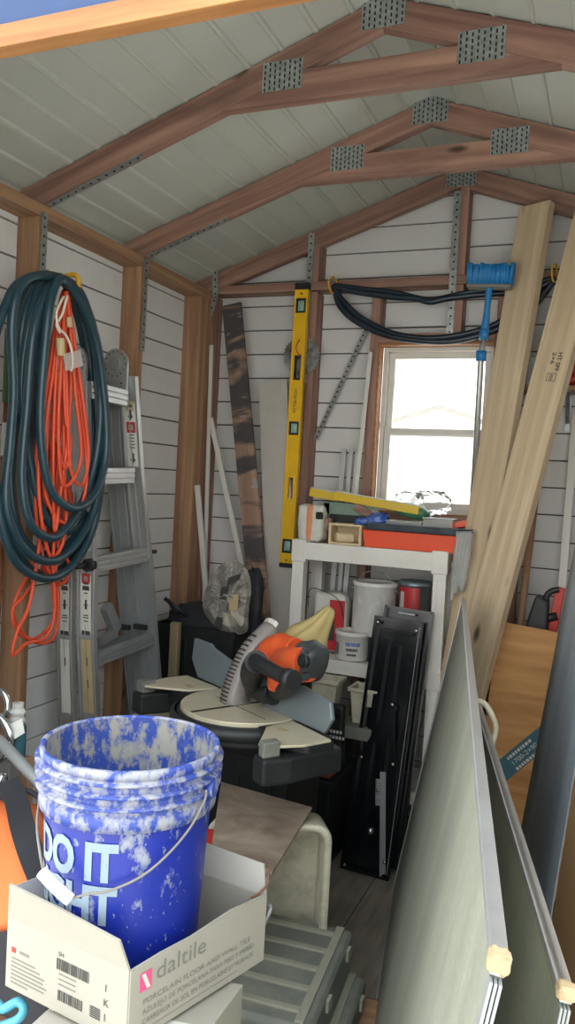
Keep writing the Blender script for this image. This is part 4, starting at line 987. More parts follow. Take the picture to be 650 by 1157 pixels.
tote(-1.30, -.90, 2.78, 3.08, .37, 'lower black tote behind the miter saw with scraps on its lid')
F = frame((-1.70,2.30,.655),(1,0,0),(0,1,0)); m = MB().box((-1.43,2.14,.645),(-1.10,2.50,.66)); MT['dustyply'] = wood('dusty plywood','#8b8069','#a89d86',knots=False); solo('dusty_board', m, 'dustyply', 'dusty plywood board under the left foot of the miter saw', 'board', None, F, .002)
# tote with clutter right of the saw
tz = .42; tt = tote(-1.02, -.70, 2.36, 2.58, tz, 'low black tote right of the miter saw topped with scraps') if False else None

# ------------------------------------------------------------------ miter saw
KS = 1.14
SC = at(276,796,z=.66+.085*KS); SF = rotz((SC.x, SC.y, .66), -31) @ M.Diagonal((KS,KS,KS,1))
ms = thing('miter_saw', 'dusty orange and black miter saw with a slotted guard', 'miter saw', X=SF)
Sx = lambda: MB(SF)
def LX(px_, py_, xl=None, yl=None):
    """pixel -> local point of the saw on the plane x=xl or y=yl"""
    d = fwd + RT*((px_-325)/FPX) - UP*((py_-578.5)/FPX); iS = SF.inverted(); o = iS @ CAM; dd_ = iS.to_3x3() @ d
    t = ((xl-o.x)/dd_.x) if xl is not None else ((yl-o.y)/dd_.y); return o+dd_*t
H = .085
m = Sx()
N = 28; ring = [(.190*math.cos(-PI*k/N), .180*math.sin(-PI*k/N)) for k in range(N+1)]
m.prism(ring[::-1]+[(-.190,.05),(.190,.05)], .022, H-.010)
for s in (-1,1):
    m.prism([(s*.16,-.07),(s*.29,-.085),(s*.345,-.05),(s*.345,.03),(s*.28,.055),(s*.16,.055)], .030, H-.004)
    m.prism([(s*.285,-.165),(s*.335,-.17),(s*.35,-.10),(s*.345,.06),(s*.29,.06),(s*.27,-.06)], .0, .062)
m.prism([(-.10,.05),(.10,.05),(.07,.20),(-.07,.20)], .0, H)
part('saw_base', m, 'black', ms, F=SF, bevel=.008, seg=3)
m = Sx(); m.lathe([(.192,.040),(.200,.048),(.200,.066),(.188,.074)], 48, None); part('angle_scale_ring', m, 'black', ms, F=SF)
m = Sx()
m.prism([(.172*math.cos(2*PI*k/40), .172*math.sin(2*PI*k/40)) for k in range(40)], H-.012, H+.001)
tbm = part('turntable', m, 'castcream', ms, F=SF, bevel=.002)
m = Sx(); m.box((-.006,-.165,H+.0008),(.006,.05,H+.0016)); m.box((-.10,-.03,H+.0008),(.14,-.028,H+.0016)); part('kerf_slot', m, 'hole', tbm, F=SF)
for s in (-1,1):
    m = Sx(); m.prism([(s*.19,-.06),(s*.285,-.150),(s*.31,-.155),(s*.345,-.06),(s*.345,.02),(s*.18,.03)], H-.006, H+.001)
    w = part('table_wing', m, 'castcream', ms, F=SF, bevel=.002)
    m = Sx(); m.prism([(s*.292,-.155),(s*.322,-.162),(s*.325,-.115),(s*.298,-.11)], .060, H+.012); part('clamp_foot', m, 'greycase', ms, F=SF, bevel=.004)
    m = Sx(); m.box((s*.21,-.05,H+.0012),(s*.245,-.03,H+.0016)); part('warning_sticker', m, 'yellowlabel', w, F=SF)
# fences
FX = lambda s: SF @ M(((1,0,0,0),(0,0,-1,.035),(0,1,0,0),(0,0,0,1)))
m = MB(FX(1)); m.prism([(-.06,H),(-.31,H),(-.35,H+.05),(-.34,H+.115),(-.25,H+.115),(-.23,H+.105),(-.12,H+.085),(-.06,H+.06)], -.012, 0); part('fence', m, 'bluegrey', ms, F=SF, bevel=.003)
m = MB(FX(1)); m.prism([(.045,H),(.30,H),(.325,H+.04),(.315,H+.080),(.20,H+.095),(.10,H+.075),(.045,H+.05)], -.012, 0); part('fence', m, 'bluegrey', ms, F=SF, bevel=.003)
# front arm with lock
m = Sx(); m.prism([(-.035,-.15),(.035,-.15),(.028,-.20),(-.028,-.20)], .02, .065); m.cyl((0,-.20,.04),(0,-.235,.04),.018,14); part('miter_lock', m, 'black', ms, F=SF, bevel=.004)
# slotted guard: a curved hood standing along the blade
BC = (-.02, .06, .20)
gpth = bezier([LX(260,806,xl=-.03), LX(258,792,xl=-.03), LX(263,772,xl=-.03), LX(271,752,xl=-.03), LX(283,730,xl=-.03), LX(305,707,xl=-.03)], 5)
NN = len(gpth)-1; gw = .034; m = Sx(); secs = []
for k, p in enumerate(gpth):
    a = gpth[max(0,k-1)]; b = gpth[min(NN,k+1)]; tg = (b-a).normalized(); nn = V((0,-tg.z,tg.y)); 
    if nn.y > 0: nn = -nn
    w = gw*(1-.18*k/NN); dth = .055-.02*k/NN
    secs.append([p+V((-w,0,0)), p+V((-w*.8,0,0))+nn*.010, p+V((0,0,0))+nn*.016, p+V((w*.8,0,0))+nn*.010, p+V((w,0,0)), p+V((w,0,0))-nn*dth, p+V((-w,0,0))-nn*dth])
for k in range(NN):
    m.add(secs[k]+secs[k+1], [(i,(i+1)%7,7+(i+1)%7,7+i) for i in range(7)], 0, True)
m.add(secs[0], [list(range(7))]); m.add(secs[-1], [list(range(7))[::-1]])
gd = part('blade_guard', m, 'guard', ms, F=SF)
m = Sx()
for k in range(2, NN-3):
    A_, B_ = secs[k], secs[k+1]
    o_ = (A_[2]-A_[5].lerp(A_[6],.5)).normalized()*.0015
    g_ = lambda a, t: A_[a].lerp(B_[a], t)+o_
    m.add([g_(1,.3), g_(2,.3), g_(2,.66), g_(1,.66)], [(0,1,2,3)]); m.add([g_(2,.3), g_(2,.3).lerp(g_(3,.3),.55), g_(2,.66).lerp(g_(3,.66),.55), g_(2,.66)], [(0,1,2,3)])
part('guard_slots', m, 'hole', gd, F=SF)
m = Sx(); m.add([p+V((0,0,.0)) for p in secs[-1][:5]]+[p+V((0,.010,.010)) for p in secs[-1][:5]], [(i,i+1,6+i,5+i) for i in range(4)]); part('guard_tip', m, 'vinyl', gd, F=SF)
m = Sx(); m.prism([(.085*math.cos(2*PI*k/60)*(1 if k%2 else .95), .085*math.sin(2*PI*k/60)*(1 if k%2 else .95)) for k in range(60)], -.001, .001, 0, M(((0,0,1,BC[0]+.02),(1,0,0,.085),(0,1,0,.18),(0,0,0,1)))); m.prism([(math.cos(2*PI*k/16)*.02,math.sin(2*PI*k/16)*.02) for k in range(16)], -.003, .003, 0, M(((0,0,1,BC[0]+.02),(1,0,0,.085),(0,1,0,.18),(0,0,0,1)))); part('blade', m, 'blade', ms, F=SF)
# head
m = Sx(); m.tube(bezier([LX(296,746,yl=.05), LX(305,736,yl=.05), LX(320,730,yl=.06), LX(334,734,yl=.06)],5), [.030]*5+[.036]*6+[.03]*5, 16); part('gear_case', m, 'saw_orange', ms, F=SF)
m = Sx(); m.tube(bezier([LX(304,752,yl=.03), LX(322,752,yl=.02), LX(338,750,yl=.01), LX(348,750,yl=.01)],5), [.034]*5+[.047]*6+[.045]*5, 20); mh = part('motor_housing', m, 'saw_orange', ms, F=SF)
m = Sx(); m.blob((.07,.06,.05), 5, .05, 2, .6, M.Translation(LX(318,771,yl=-.01))); part('lower_housing', m, 'saw_orange', ms, F=SF)
c_ = LX(350,747,yl=.03); m = Sx(); m.blob((.075,.085,.100), 2, .04, 2.5, .6, M.Translation(c_) @ M.Rotation(R(20),4,'Y'))
for k in range(4): m.blob((.010,.03,.018), k, .02, 2, .5, M.Translation(c_+V((.028,-.035,-.03+.02*k))))
part('motor_cap', m, 'greycase_dark', ms, F=SF)
c_ = LX(341,747,yl=-.045); m = Sx(); m.cyl(c_+V((0,.012,0)), c_, .017, 18); m.cyl(c_, c_+V((0,-.004,0)), .011, 14); part('brush_cap', m, 'black', mh, F=SF)
m = Sx(); m.tube(bezier([LX(288,746,yl=-.09), LX(298,752,yl=-.10), LX(312,760,yl=-.10), LX(326,767,yl=-.10)],5), .018, 14); m.tube([LX(324,766,yl=-.10), LX(332,769,yl=-.10)], .024, 14)
part('handle', m, 'black', ms, F=SF)
m = Sx(); m.tube(bezier([LX(330,768,yl=-.09), LX(325,778,yl=-.04), LX(312,782,yl=.02)],5), .022, 12); m.tube(bezier([LX(290,748,yl=-.08), LX(284,762,yl=-.03), LX(292,778,yl=.02), LX(310,784,yl=.02)],6), .030, 14); m.tube(bezier([LX(315,745,yl=.08), V((.04,.16,.22)), V((0,.19,.14)), V((0,.19,.05))],6), .035, 14); part('saw_arm', m, 'black', ms, F=SF)
m = Sx(); m.blob((.16,.11,.10), 6, .06, 2.5, .6, M.Translation(LX(303,770,yl=.05))); part('inner_housing', m, 'greycase_dark', ms, F=SF)
# dust bag
yb0_ = SC.y
P = [at(338,734,y=yb0_+.10), at(346,724,y=yb0_+.11), at(356,712,y=yb0_+.12), at(366,699,y=yb0_+.13), at(375,687,y=yb0_+.14)]
m = MB(); pth = bezier(P, 6); rr = []
for i in range(len(pth)): u = i/(len(pth)-1); rr.append((.050+.012*math.sin(PI*min(1,u*1.6)))*(1-u)**.75+.010)
# folded cloth: star-shaped section
nseg = 28; vs = []
zax = (pth[-1]-pth[0]).normalized(); ux = zax.orthogonal().normalized(); uy = zax.cross(ux)
for i, p in enumerate(pth):
    for k in range(nseg):
        a = 2*PI*k/nseg; r_ = rr[i]*(1+.11*math.sin(5*a+.6*math.sin(i*.3)))*(1.15 if abs(math.sin(a))>.5 else .9); vs.append(p+(ux*math.cos(a)+uy*math.sin(a))*r_)
m.add(vs, [(i*nseg+k,i*nseg+(k+1)%nseg,(i+1)*nseg+(k+1)%nseg,(i+1)*nseg+k) for i in range(len(pth)-1) for k in range(nseg)], 0, True)
m.add(vs[-nseg:], [list(range(nseg))]); m.add(vs[:nseg], [list(range(nseg))[::-1]])
part('dust_bag', m, 'dustbag', ms)

# bins and clutter between the saw and the shelf unit
yb_ = 2.98
x0, x1 = at(337,765,y=yb_).x, at(381,770,y=yb_).x; z1 = at(360,768,y=yb_).z; 
bin_(x0, x1, yb_, yb_+.10, z1-.13, z1, 'beige open bin behind the right fence of the miter saw', grp=None)
x0b, x1b = at(396,775,y=yb_).x, at(425,778,y=yb_).x; bin_(x0b, x1b, yb_, yb_+.10, z1-.15, z1-.012, 'beige open bin next to the black folded stand')
solo('grey_shelf_board', MB().box((x0-.04,2.94,z1-.20),(x1b+.0,3.09,z1-.152)), 'greycase', 'dusty grey case lying under the two beige bins', 'case', bevel=.006)
solo('flat_black_box', MB().box((x0-.02,2.95,.374),(-.905,3.07,z1-.203)), 'tote', 'flat black box between the low black tote and the dusty grey case', 'box', bevel=.005)
# black drill case with white lettering
ca, cb2 = at(372,828,y=2.66), at(402,828,y=2.66)
dc = thing('drill_case', 'black case with white lettering between the miter saw and the folded stand', 'case', (ca.x+.1,2.75,.47))
m = MB(); zt = at(385,798,y=2.9).z; m.box((-1.05,2.905,.374),(-.905,2.945,zt)); part('case_body', m, 'black', dc, bevel=.012)
m = MB(); m.tube(bezier([(-1.04,2.90,zt-.06),(-1.0,2.87,zt-.02),(-.95,2.87,zt-.01),(-.92,2.90,zt-.04)],6), .011, 10); part('case_handle', m, 'black', dc)
m = MB(); Xt = frame((-1.02,2.903,zt-.085),(1,0,0),(0,0,1))
for r_, (u0, u1) in enumerate(((.02,.055),(.0,.11),(-.015,.12))):
    u = u0
    while u < u1: m.box((u,-.022*r_,0),(u+.009,-.022*r_+.011,.0006),0,Xt); u += .013
part('white_lettering', m, 'white', dc)
# scrap shelf board with scraps
ys = 2.40
sx0, sx1 = at(335,880,y=ys).x, at(405,895,y=ys).x; sz = at(370,884,y=ys).z

m, F = bar(V((-1.10,2.84,.378)), V((-.905,2.84,.378)), .11, .012, V((0,1,0))); solo('scrap_board', m, 'oldwood', 'thin brown scrap board on the low black tote', 'board', None, F, .001)
m = MB(); a = V((-.95,2.83,.391)); m.cyl(a, a+V((.04,-.05,.004)), .005, 8); solo('white_stick', m, 'white', 'thin white and red stick on the brown scrap board', 'stick')
for i, (u, v, w_) in enumerate(((-1.10,2.81,.10),(-1.08,2.83,.12),(-1.11,2.82,.08))):
    m = MB(); bar(V((u,v,.391+.011*i)), V((u+w_,v+.05,.391+.011*i)), .022, .010, V((0,1,0)), m); solo('wood_scrap', m, 'oldwood', None, 'wood scrap', 'wood scraps on the brown board', bevel=.001)['label'] = 'small wood offcut in the pile on the brown scrap board'
m = MB(); m.tube([V((-1.12,2.86,.43))+V((.03*math.cos(t*PI/8),.01*math.cos(t*PI/8),.03*math.sin(t*PI/8))) for t in range(16)], .008, 8, closed=True); solo('brass_ring', m, 'yellowlabel', 'small dull ring lying among the scraps right of the saw', 'ring')

# ------------------------------------------------------------------ folded black stand leaning on the shelf unit
fs_ = thing('folded_steel_stand', 'folded black steel stand leaning against the white shelf unit', 'folding stand', (-.77,2.9,0))
bl, br_ = V((at(389,978,z=.0).x,2.90,.0)), V((at(441,990,z=0).x,2.90,.0))
tl_, tr_ = at(427,697,y=3.035), at(478,702,y=3.035)
def quadbar(p, q, w, t, mb, mi=0): bar(p, q, w, t, (tr_-tl_).normalized(), mb, mi)
ax = (br_-bl).normalized(); upv = ((tl_+tr_)/2-(bl+br_)/2).normalized(); nrm = ax.cross(upv).normalized()
if nrm.y > 0: nrm = -nrm
L_ = ((tl_+tr_)/2-(bl+br_)/2).length; W0 = (br_-bl).length; W1 = (tr_-tl_).length
ax = (ax-upv*ax.dot(upv)).normalized()
FS = frame((bl+br_)/2, ax, upv)   # local x across, y up the stand, z = normal
zs = 1 if (FS.to_3x3() @ V((0,0,1))).y < 0 else -1
m = MB(FS)
W = (W0+W1)/2*1.06
m.prism([(-W/2,0),(W/2,0),(W/2,L_),(-W/2,L_)], -zs*.004, zs*.0)
for x in (-W/2, W/2-.012): m.box((x,0,-zs*.004),(x+.012,L_,zs*.026))
m.box((-W/2,0,-zs*.004),(W/2,.012,zs*.026)); m.box((-W/2,L_-.012,-zs*.004),(W/2,L_,zs*.026))
part('front_channel', m, 'black_metal', fs_, F=FS, bevel=.002)
sh_ = W*.14
m = MB(FS); m.box((-W/2+sh_,.03,-zs*.034),(W/2+sh_,L_+.045,-zs*.030)); m.box((-W/2+sh_,.03,-zs*.034),(-W/2+sh_+.01,L_+.045,-zs*.006)); m.box((W/2+sh_-.01,.03,-zs*.034),(W/2+sh_,L_+.045,-zs*.006)); m.box((-W/2+sh_,L_+.035,-zs*.034),(W/2+sh_,L_+.045,-zs*.006)); part('rear_channel', m, 'black_metal', fs_, F=FS, bevel=.002)
# legs folded inside
def leg2(p, q, w, nm='folded_leg', mat='black_metal', z0=.006, th=.016):
    a, b = V((p[0],p[1],0)), V((q[0],q[1],0)); d = (b-a).normalized(); n = V((-d.y,d.x,0)); m = MB(FS)
    m.prism([tuple((a+n*w/2)[:2]), tuple((b+n*w/2)[:2]), tuple((b-n*w/2)[:2]), tuple((a-n*w/2)[:2])], zs*z0, zs*(z0+th))
    return part(nm, m, mat, fs_, F=FS, bevel=.002)
leg2((-W*.28,.06),(-W*.22,L_-.08), W*.16); leg2((.08*W,.10),(.02*W,L_-.1), W*.14); leg2((W*.33,.05),(W*.36,L_-.15), W*.10)
leg2((-W*.10,L_*.50),(W*.17,L_*.66), W*.13, 'hinge_arm', z0=.020, th=.008); leg2((-W*.36,L_*.44),(W*.12,L_*.665), W*.12, 'hinge_arm', z0=.024, th=.006); leg2((W*.29,L_*.44),(W*.12,L_*.665), W*.11, 'hinge_arm', z0=.028, th=.006)
leg2((W*.36,L_*.02),(W*.10,L_*.40), W*.12, 'bright_rail', 'alu_dull', .018, .006)
leg2((W*.10,L_*.27),(W*.04,L_*.37), W*.12, 'steel_plate', 'galv', .022, .006)
leg2((W*.45,L_*.02),(W*.45,L_*.98), W*.015, 'bright_edge', 'alu', .026, .003)
m = MB(FS)
for x, y in ((-.40,.975),(.40,.965),(.12,.665),(-.36,.44),(.29,.44),(-.40,.02),(.38,.07),(.34,.02),(.07,.33)):
    part('rivet', MB(FS).lathe([(.0065,0),(.0065,.004),(.003,.006),(0,.006)], 10, M.Translation((x*W,y*L_,zs*.034)) if zs > 0 else M.Translation((x*W,y*L_,-.034)) @ M.Rotation(PI,4,'X')), 'chrome', fs_, F=FS)
m = MB(FS); m.lathe([(.014,0),(.012,.010),(.005,.014),(0,.014)], 14, M.Translation((.02*W,L_*.17,zs*.030)) @ (M.Identity(4) if zs>0 else M.Rotation(PI,4,'X'))); part('locking_button', m, 'chrome', fs_, F=FS)
part('cross_rod', MB(FS).box((-W*.30,L_-.055,zs*.026),(W*.34,L_-.045,zs*.032)), 'black_metal', fs_, F=FS, bevel=.002)
part('cross_rod', MB(FS).box((-W*.05,L_+.02,-zs*.004),(W*.30,L_+.028,zs*.004)), 'alu_dull', fs_, F=FS, bevel=.002)

# ------------------------------------------------------------------ long framed panels
def panel(label, FB_, d, h_vec, length, tk, skin='panel', edge='alu', foamed=True):
    """FB_: far bottom corner, d: unit vector towards the camera, h_vec: up the short side"""
    Hh = h_vec.length; F = frame(FB_, d, h_vec)        # local x along, y up
    z = F.to_3x3() @ V((0,0,1)); s = 1 if z.x < 0 else -1   # s: side facing left
    t = thing('framed_panel', label, 'panel', X=F)
    m = MB(F); m.box((.01,.01,-tk/2+.003),(length-.01,Hh-.01,tk/2-.003)); part('panel_skin', m, skin, t, F=F)
    e = .013
    for nm, a, b in (('edge_frame',(0,Hh-e),(length-.004,Hh)),('edge_frame',(0,0),(length-.004,e))):
        m = MB(F); m.box((a[0],a[1],-tk/2),(b[0],b[1],tk/2)); m.box((a[0],a[1] if a[1] == 0 else b[1]-.002,-tk/2-.002),(b[0],(a[1]+.002) if a[1] == 0 else b[1],tk/2+.002)); part(nm, m, edge, t, F=F, bevel=.002)
    m = MB(F); m.box((0,0,-tk/2-.001),(e,Hh,tk/2+.001)); part('edge_frame', m, edge, t, F=F, bevel=.002)
    m = MB(F)
    for k in (-1,0,1): m.box((length-.014,.03,k*tk/3.2-tk*.12),(length+.002,Hh-.016,k*tk/3.2+tk*.12))
    part('end_edge', m, 'alu_dull', t, F=F, bevel=.001)
    for yy in (Hh-.045, 0):
        m = MB(F); m.blob((.020,.016,tk+.006), 7+yy, .12, 6, .5, M.Translation((length-.012,yy+.041 if yy else .02,0))); part('foam_corner', m, 'foam', t, F=F)
    return t, F
Ftop = at(524,676,y=2.86); Fbot = V((-.655,2.85,.004)); dA = V((.2,-.98,0)).normalized()
Ntop = at(568,1110,z=Ftop.z); dA = (Ntop-Ftop); LA = dA.length; dA.normalize()
panel('long grey framed panel on its edge, the nearer one on the left of the pair', Fbot, dA, Ftop-Fbot, LA, .012)
Bt0 = at(541,797,z=.93); Bt1 = at(642,1122,z=.93); dB = (Bt1-Bt0).normalized(); far = Bt0-dB*.45; LB = (Bt1-far).length
hB = V((.115,.03,.926)); PB, FPB = panel('long grey framed panel on its edge, the right one of the pair', far-hB, dB, hB, LB, .013)
m = MB(); ph = [(538,792),(549,796),(559,815),(560,828),(553,850),(549,868),(546,885)]; m.tube(bezier([at(a,b,y=1.80-.005*i) for i,(a,b) in enumerate(ph)],6), .0065, 8); m.tube([at(541,846,y=1.78), at(558,849,y=1.78)], .0065, 8)
part('cream_bracket', m, 'cream', PB)

# ------------------------------------------------------------------ right side sheets
MT['sheetmetal2'] = MT['sheetmetal']
a0, a1 = at(590,930,y=2.32), at(650,615,y=2.32); b0, b1 = at(620,1045,y=1.78), at(651,855,y=1.78)
m = MB(); zt, zb = 1.75, .01
A0, A1 = toz(a0,a1,zb), toz(a0,a1,zt); B0, B1 = toz(b0,b1,zb), toz(b0,b1,zt)
NU = 10; gridp = []
for j in range(9):
    v = j/8; row = []
    for i in range(NU+1):
        u = i/NU; p = A0.lerp(A1,v).lerp(B0.lerp(B1,v),u); p = p+V((.018*math.sin(u*PI*2.0),0,0)); row.append(p)
    gridp.append(row)
vs = [p for r_ in gridp for p in r_]+[p+V((.004,0,0)) for r_ in gridp for p in r_]; K = (NU+1)*9; fs2 = []
for j in range(8):
    for i in range(NU):
        q = j*(NU+1)+i; fs2 += [(q,q+1,q+NU+2,q+NU+1),(K+q,K+q+NU+1,K+q+NU+2,K+q+1)]
for j in range(8): q = j*(NU+1); fs2 += [(q,q+NU+1,K+q+NU+1,K+q),(q+NU,K+q+NU,K+q+2*NU+1,q+2*NU+1)]
for i in range(NU): fs2 += [(i,K+i,K+i+1,i+1)]; q = 8*(NU+1)+i; fs2 += [(q,q+1,K+q+1,K+q)]
m.add(vs, fs2, 0, True); solo('metal_sheet', m, 'sheetmetal', 'tall wavy blue grey metal sheet leaning at the right edge', 'sheet')
c0, c1 = at(622,1055,y=1.70), at(653,860,y=1.70); C0, C1 = toz(c0,c1,.01), toz(c0,c1,1.5)
D0, D1 = C0+V((.12,-.62,0)), C1+V((.12,-.62,0)); m = MB()
n_ = V((.02,.0,0)); m.add([C0,D0,D1,C1,C0+n_,D0+n_,D1+n_,C1+n_], [(0,1,2,3),(7,6,5,4),(0,4,5,1),(1,5,6,2),(2,6,7,3),(3,7,4,0)])
solo('cardboard_sheet', m, 'cardboard', 'tan cardboard sheet standing at the right edge in front of the metal sheet', 'sheet', bevel=.002)
# plywood sheet with a teal sticker
p0, p1 = at(562,706,y=3.02), at(645,722,y=3.02); base_z = .0
F = frame((p0.x,3.02,0.005), (1,0,0), (0,.06,1)); pw_ = thing('plywood_sheet', 'plywood sheet with a teal sticker standing behind the grey panels', 'plywood', X=F)
hh = p0.z/ math.cos(.06); ww = .42
m = MB(F); tilt = (p1.z-p0.z)/(p1.x-p0.x)
m.prism([(-.06,0),(ww,0),(ww,hh+tilt*ww),(0,hh),(-.005,hh-.05)], -.012 if (F.to_3x3()@V((0,0,1))).y<0 else 0, 0 if (F.to_3x3()@V((0,0,1))).y<0 else .012)
Fg = frame((p0.x,3.02,.005), (1,0,.0), (0,.06,1)); part('plywood_board', m, 'ply', pw_, F=Fg, bevel=.001)
def onply(px_, py_):
    n = (F.to_3x3() @ V((0,0,1))); o = F.to_translation(); d = fwd + RT*((px_-325)/FPX) - UP*((py_-578.5)/FPX)
    return F.inverted() @ (CAM + d*((o-CAM).dot(n)/d.dot(n)))
q = [onply(*p) for p in ((560,862),(617,815),(617,846),(568,886))]; sg = 1 if (F.to_3x3()@V((0,0,1))).y<0 else -1
m = MB(F); m.prism([(a.x,a.y) for a in q], sg*.0002, sg*.0010); stk = part('teal_sticker', m, 'teal', pw_, F=F)
dq = (q[1]-q[0]); dq.z = 0; dn = dq.normalized(); Xq = M.Translation((q[0].x,q[0].y,sg*.0014)) @ M.Rotation(math.atan2(dn.y,dn.x),4,'Z'); m = MB(F)
Hs = (q[3]-q[0]).length
text(m, '1700-2×90', Hs*.30, Xq @ M.Translation((.045,-Hs*.60,0)), fit=.12)
for r_, y_ in ((0,-.27),(2,-.86)):
    u = .045
    while u < .155:
        w_ = random.uniform(.006,.012); m.box((u,Hs*y_,0),(u+w_,Hs*(y_+.13),.0003),0,Xq); u += w_+.004
part('sticker_lettering', m, 'white', stk, F=F)
# grey board left of the plywood, behind the planks
a = at(567,640,y=3.38); m, F = bar(V((a.x-.12,3.36,.0)), V((a.x-.02,3.38,a.z)), .09, .010, V((1,0,0))); solo('narrow_grey_board', m, 'greycase', 'narrow grey board leaning beside the plywood behind the planks', 'board', None, F, .001)
# axe handle, strip, tool
ax_ = thing('wooden_handled_tool', 'wooden tool handle with black end leaning on the back wall right of the planks', 'tool', at(583,712,y=3.3))
a, b = at(607,548,y=3.34), at(587,712,y=3.30); b = toz(a, b, .0)
part('handle', MB().tube([b, b.lerp(a,.5), a], [.0165,.0155,.0135], 12), 'framing_gold', ax_, F=frame(b, a-b, (1,0,0)))
c = at(612,508,y=3.35); part('black_grip', MB().tube([a, a.lerp(c,.5), c], [.016,.014,.007], 12), 'black', ax_)
a = at(651,470,y=3.42); b = toz(a, at(633,690,y=3.38), .0); m, F = bar(b, a, .03, .018, V((1,0,0))); solo('white_trim_strip', m, 'vinyl', 'tall white strip leaning on the back wall at the right edge', 'strip', None, F, .001)
ct = thing('black_power_tool', 'black and red power tool behind the top of the plywood sheet', 'power tool', at(610,715,y=3.2))
m = MB(); sheet_poly([(590,718),(605,674),(608,679 if False else 674),(620,680),(618,722)], 3.14, m, .09); part('tool_housing', m, 'black', ct, bevel=.008)
m = MB(); m.tube(bezier([at(a,b,y=3.18) for a,b in ((616,690),(618,674),(624,668),(632,666))],6), .012, 10); m.tube([at(612,700,y=3.18), at(630,696,y=3.18)], .016, 10); part('tool_handle', m, 'black', ct)
m = MB(); bar(at(634,664,y=3.2), at(622,724,y=3.2), .035, .04, (1,0,0), m); part('red_cover', m, 'red', ct, bevel=.004)
solo('wooden_crate', MB().box((-.33,3.17,0),(.05,3.30,at(605,722,y=3.14).z)), 'oldwood', 'dark wooden crate hidden behind the plywood sheet', 'crate', bevel=.003)

# ------------------------------------------------------------------ foreground: carton, bucket
Zb, Zc = .622, .735
Cc, Lc, Rc = at(147,1097,z=Zc), at(10,1035,z=Zc), at(301,1012,z=Zc)
e1 = Lc-Cc; e2 = Rc-Cc; Dc = Lc+e2
cx_t = (Lc+Rc)/2
bxm = thing('tile_carton', 'open white tile carton with the blue bucket standing in it', 'carton', (cx_t.x,cx_t.y,Zb))
def wallq(p, q, z0, z1, th, mb, mi=0, out=None):
    d = (q-p); d.z = 0; F = frame((p.x,p.y,0), d, (0,0,1)); L = d.length; mb.box((0,z0,-th/2),(L,z1,th/2),mi,F); return F, L
m = MB(); th = .004
cor = [Cc,Rc,Dc,Lc]
for i in range(4): wallq(cor[i], cor[(i+1)%4], Zb, Zc, th, m)
m.add([(p.x,p.y,Zb) for p in cor]+[(p.x,p.y,Zb+.003) for p in cor], [(3,2,1,0),(4,5,6,7),(0,1,5,4),(1,2,6,5),(2,3,7,6),(3,0,4,7)])
part('carton_body', m, 'card', bxm, bevel=.001)
# left flap raised
def flap(p, q, pts, lean_, mat, nm='flap', out_=1, label=None):
    d = (q-p).normalized(); n = V((d.y,-d.x,0))*out_; upl = (V((0,0,1))*math.cos(lean_)+n*math.sin(lean_)); F = frame((p.x,p.y,Zc), d, upl); L = (q-p).length
    m = MB(F); m.prism([(a*L,b) for a,b in pts], -.0018, .0018); return part(nm, m, mat, bxm, F=F)
ctr = (Lc+Rc)/2
sgn = lambda p,q: 1 if V(((q-p).y,-(q-p).x,0)).dot(ctr-p) < 0 else -1
flap(Lc, Cc, [(0,0),(1,0),(.955,.048),(.5,.060),(.07,.066)], R(14), 'card', out_=sgn(Lc,Cc))
flap(Cc, Rc, [(0,0),(1,0),(.99,.004),(.7,.010),(.4,.002),(.2,.003)], R(4), 'card', out_=sgn(Cc,Rc))
flap(Rc, Dc, [(0,0),(1,0),(1.0,.055),(.05,.050)], R(10), 'cardin', out_=sgn(Rc,Dc))
flap(Dc, Lc, [(0,0),(1,0),(.95,.04),(.05,.04)], R(25), 'cardin', out_=sgn(Dc,Lc))
m = MB(); m.tube(bezier([Rc+V((.0,.0,.05)), Rc+V((.003,-.004,.025)), Rc+V((-.008,-.012,.008)), Rc+V((-.02,-.02,.0))],5), .0022, 6); part('torn_edge', m, 'brown_card', bxm)
# printing on the right face
d = (Rc-Cc).normalized(); nrm_ = V((d.y,-d.x,0)); nrm_ = nrm_ if nrm_.dot(ctr-Cc) < 0 else -nrm_
FP = frame(Cc+nrm_*.0028, d, (0,0,1)); LR = (Rc-Cc).length
m = MB(FP)
if (FP.to_3x3()@V((0,0,1))).dot(nrm_) < 0: pass
text(m, 'daltile', .038, M.Translation((.048,-.035,0)), 0, fit=.105)
text(m, 'PORCELAIN FLOOR AND WALL TILE', .012, M.Translation((.025,-.062,0)), 0, fit=.235)
text(m, 'AZULEJO DE PORCELANA PARA PISO Y PARED', .012, M.Translation((.025,-.077,0)), 0, fit=.245)
text(m, 'CARREAUX DE SOL EN PORCELAINE ET MURAUX', .012, M.Translation((.025,-.092,0)), 0, fit=.245)
m.box((.02,-.101,0),(.23,-.1004,.0003))
part('printed_lettering', m, 'inkgrey', bxm, F=FP)
m = MB(FP); m.box((.018,-.040,0),(.040,-.012,.0004)); m.prism([(.020,-.014),(.027,-.014),(.038,-.038),(.031,-.038)], .0005, .0008, 1); part('printed_emblem', m, ['pink','white'], bxm, F=FP)
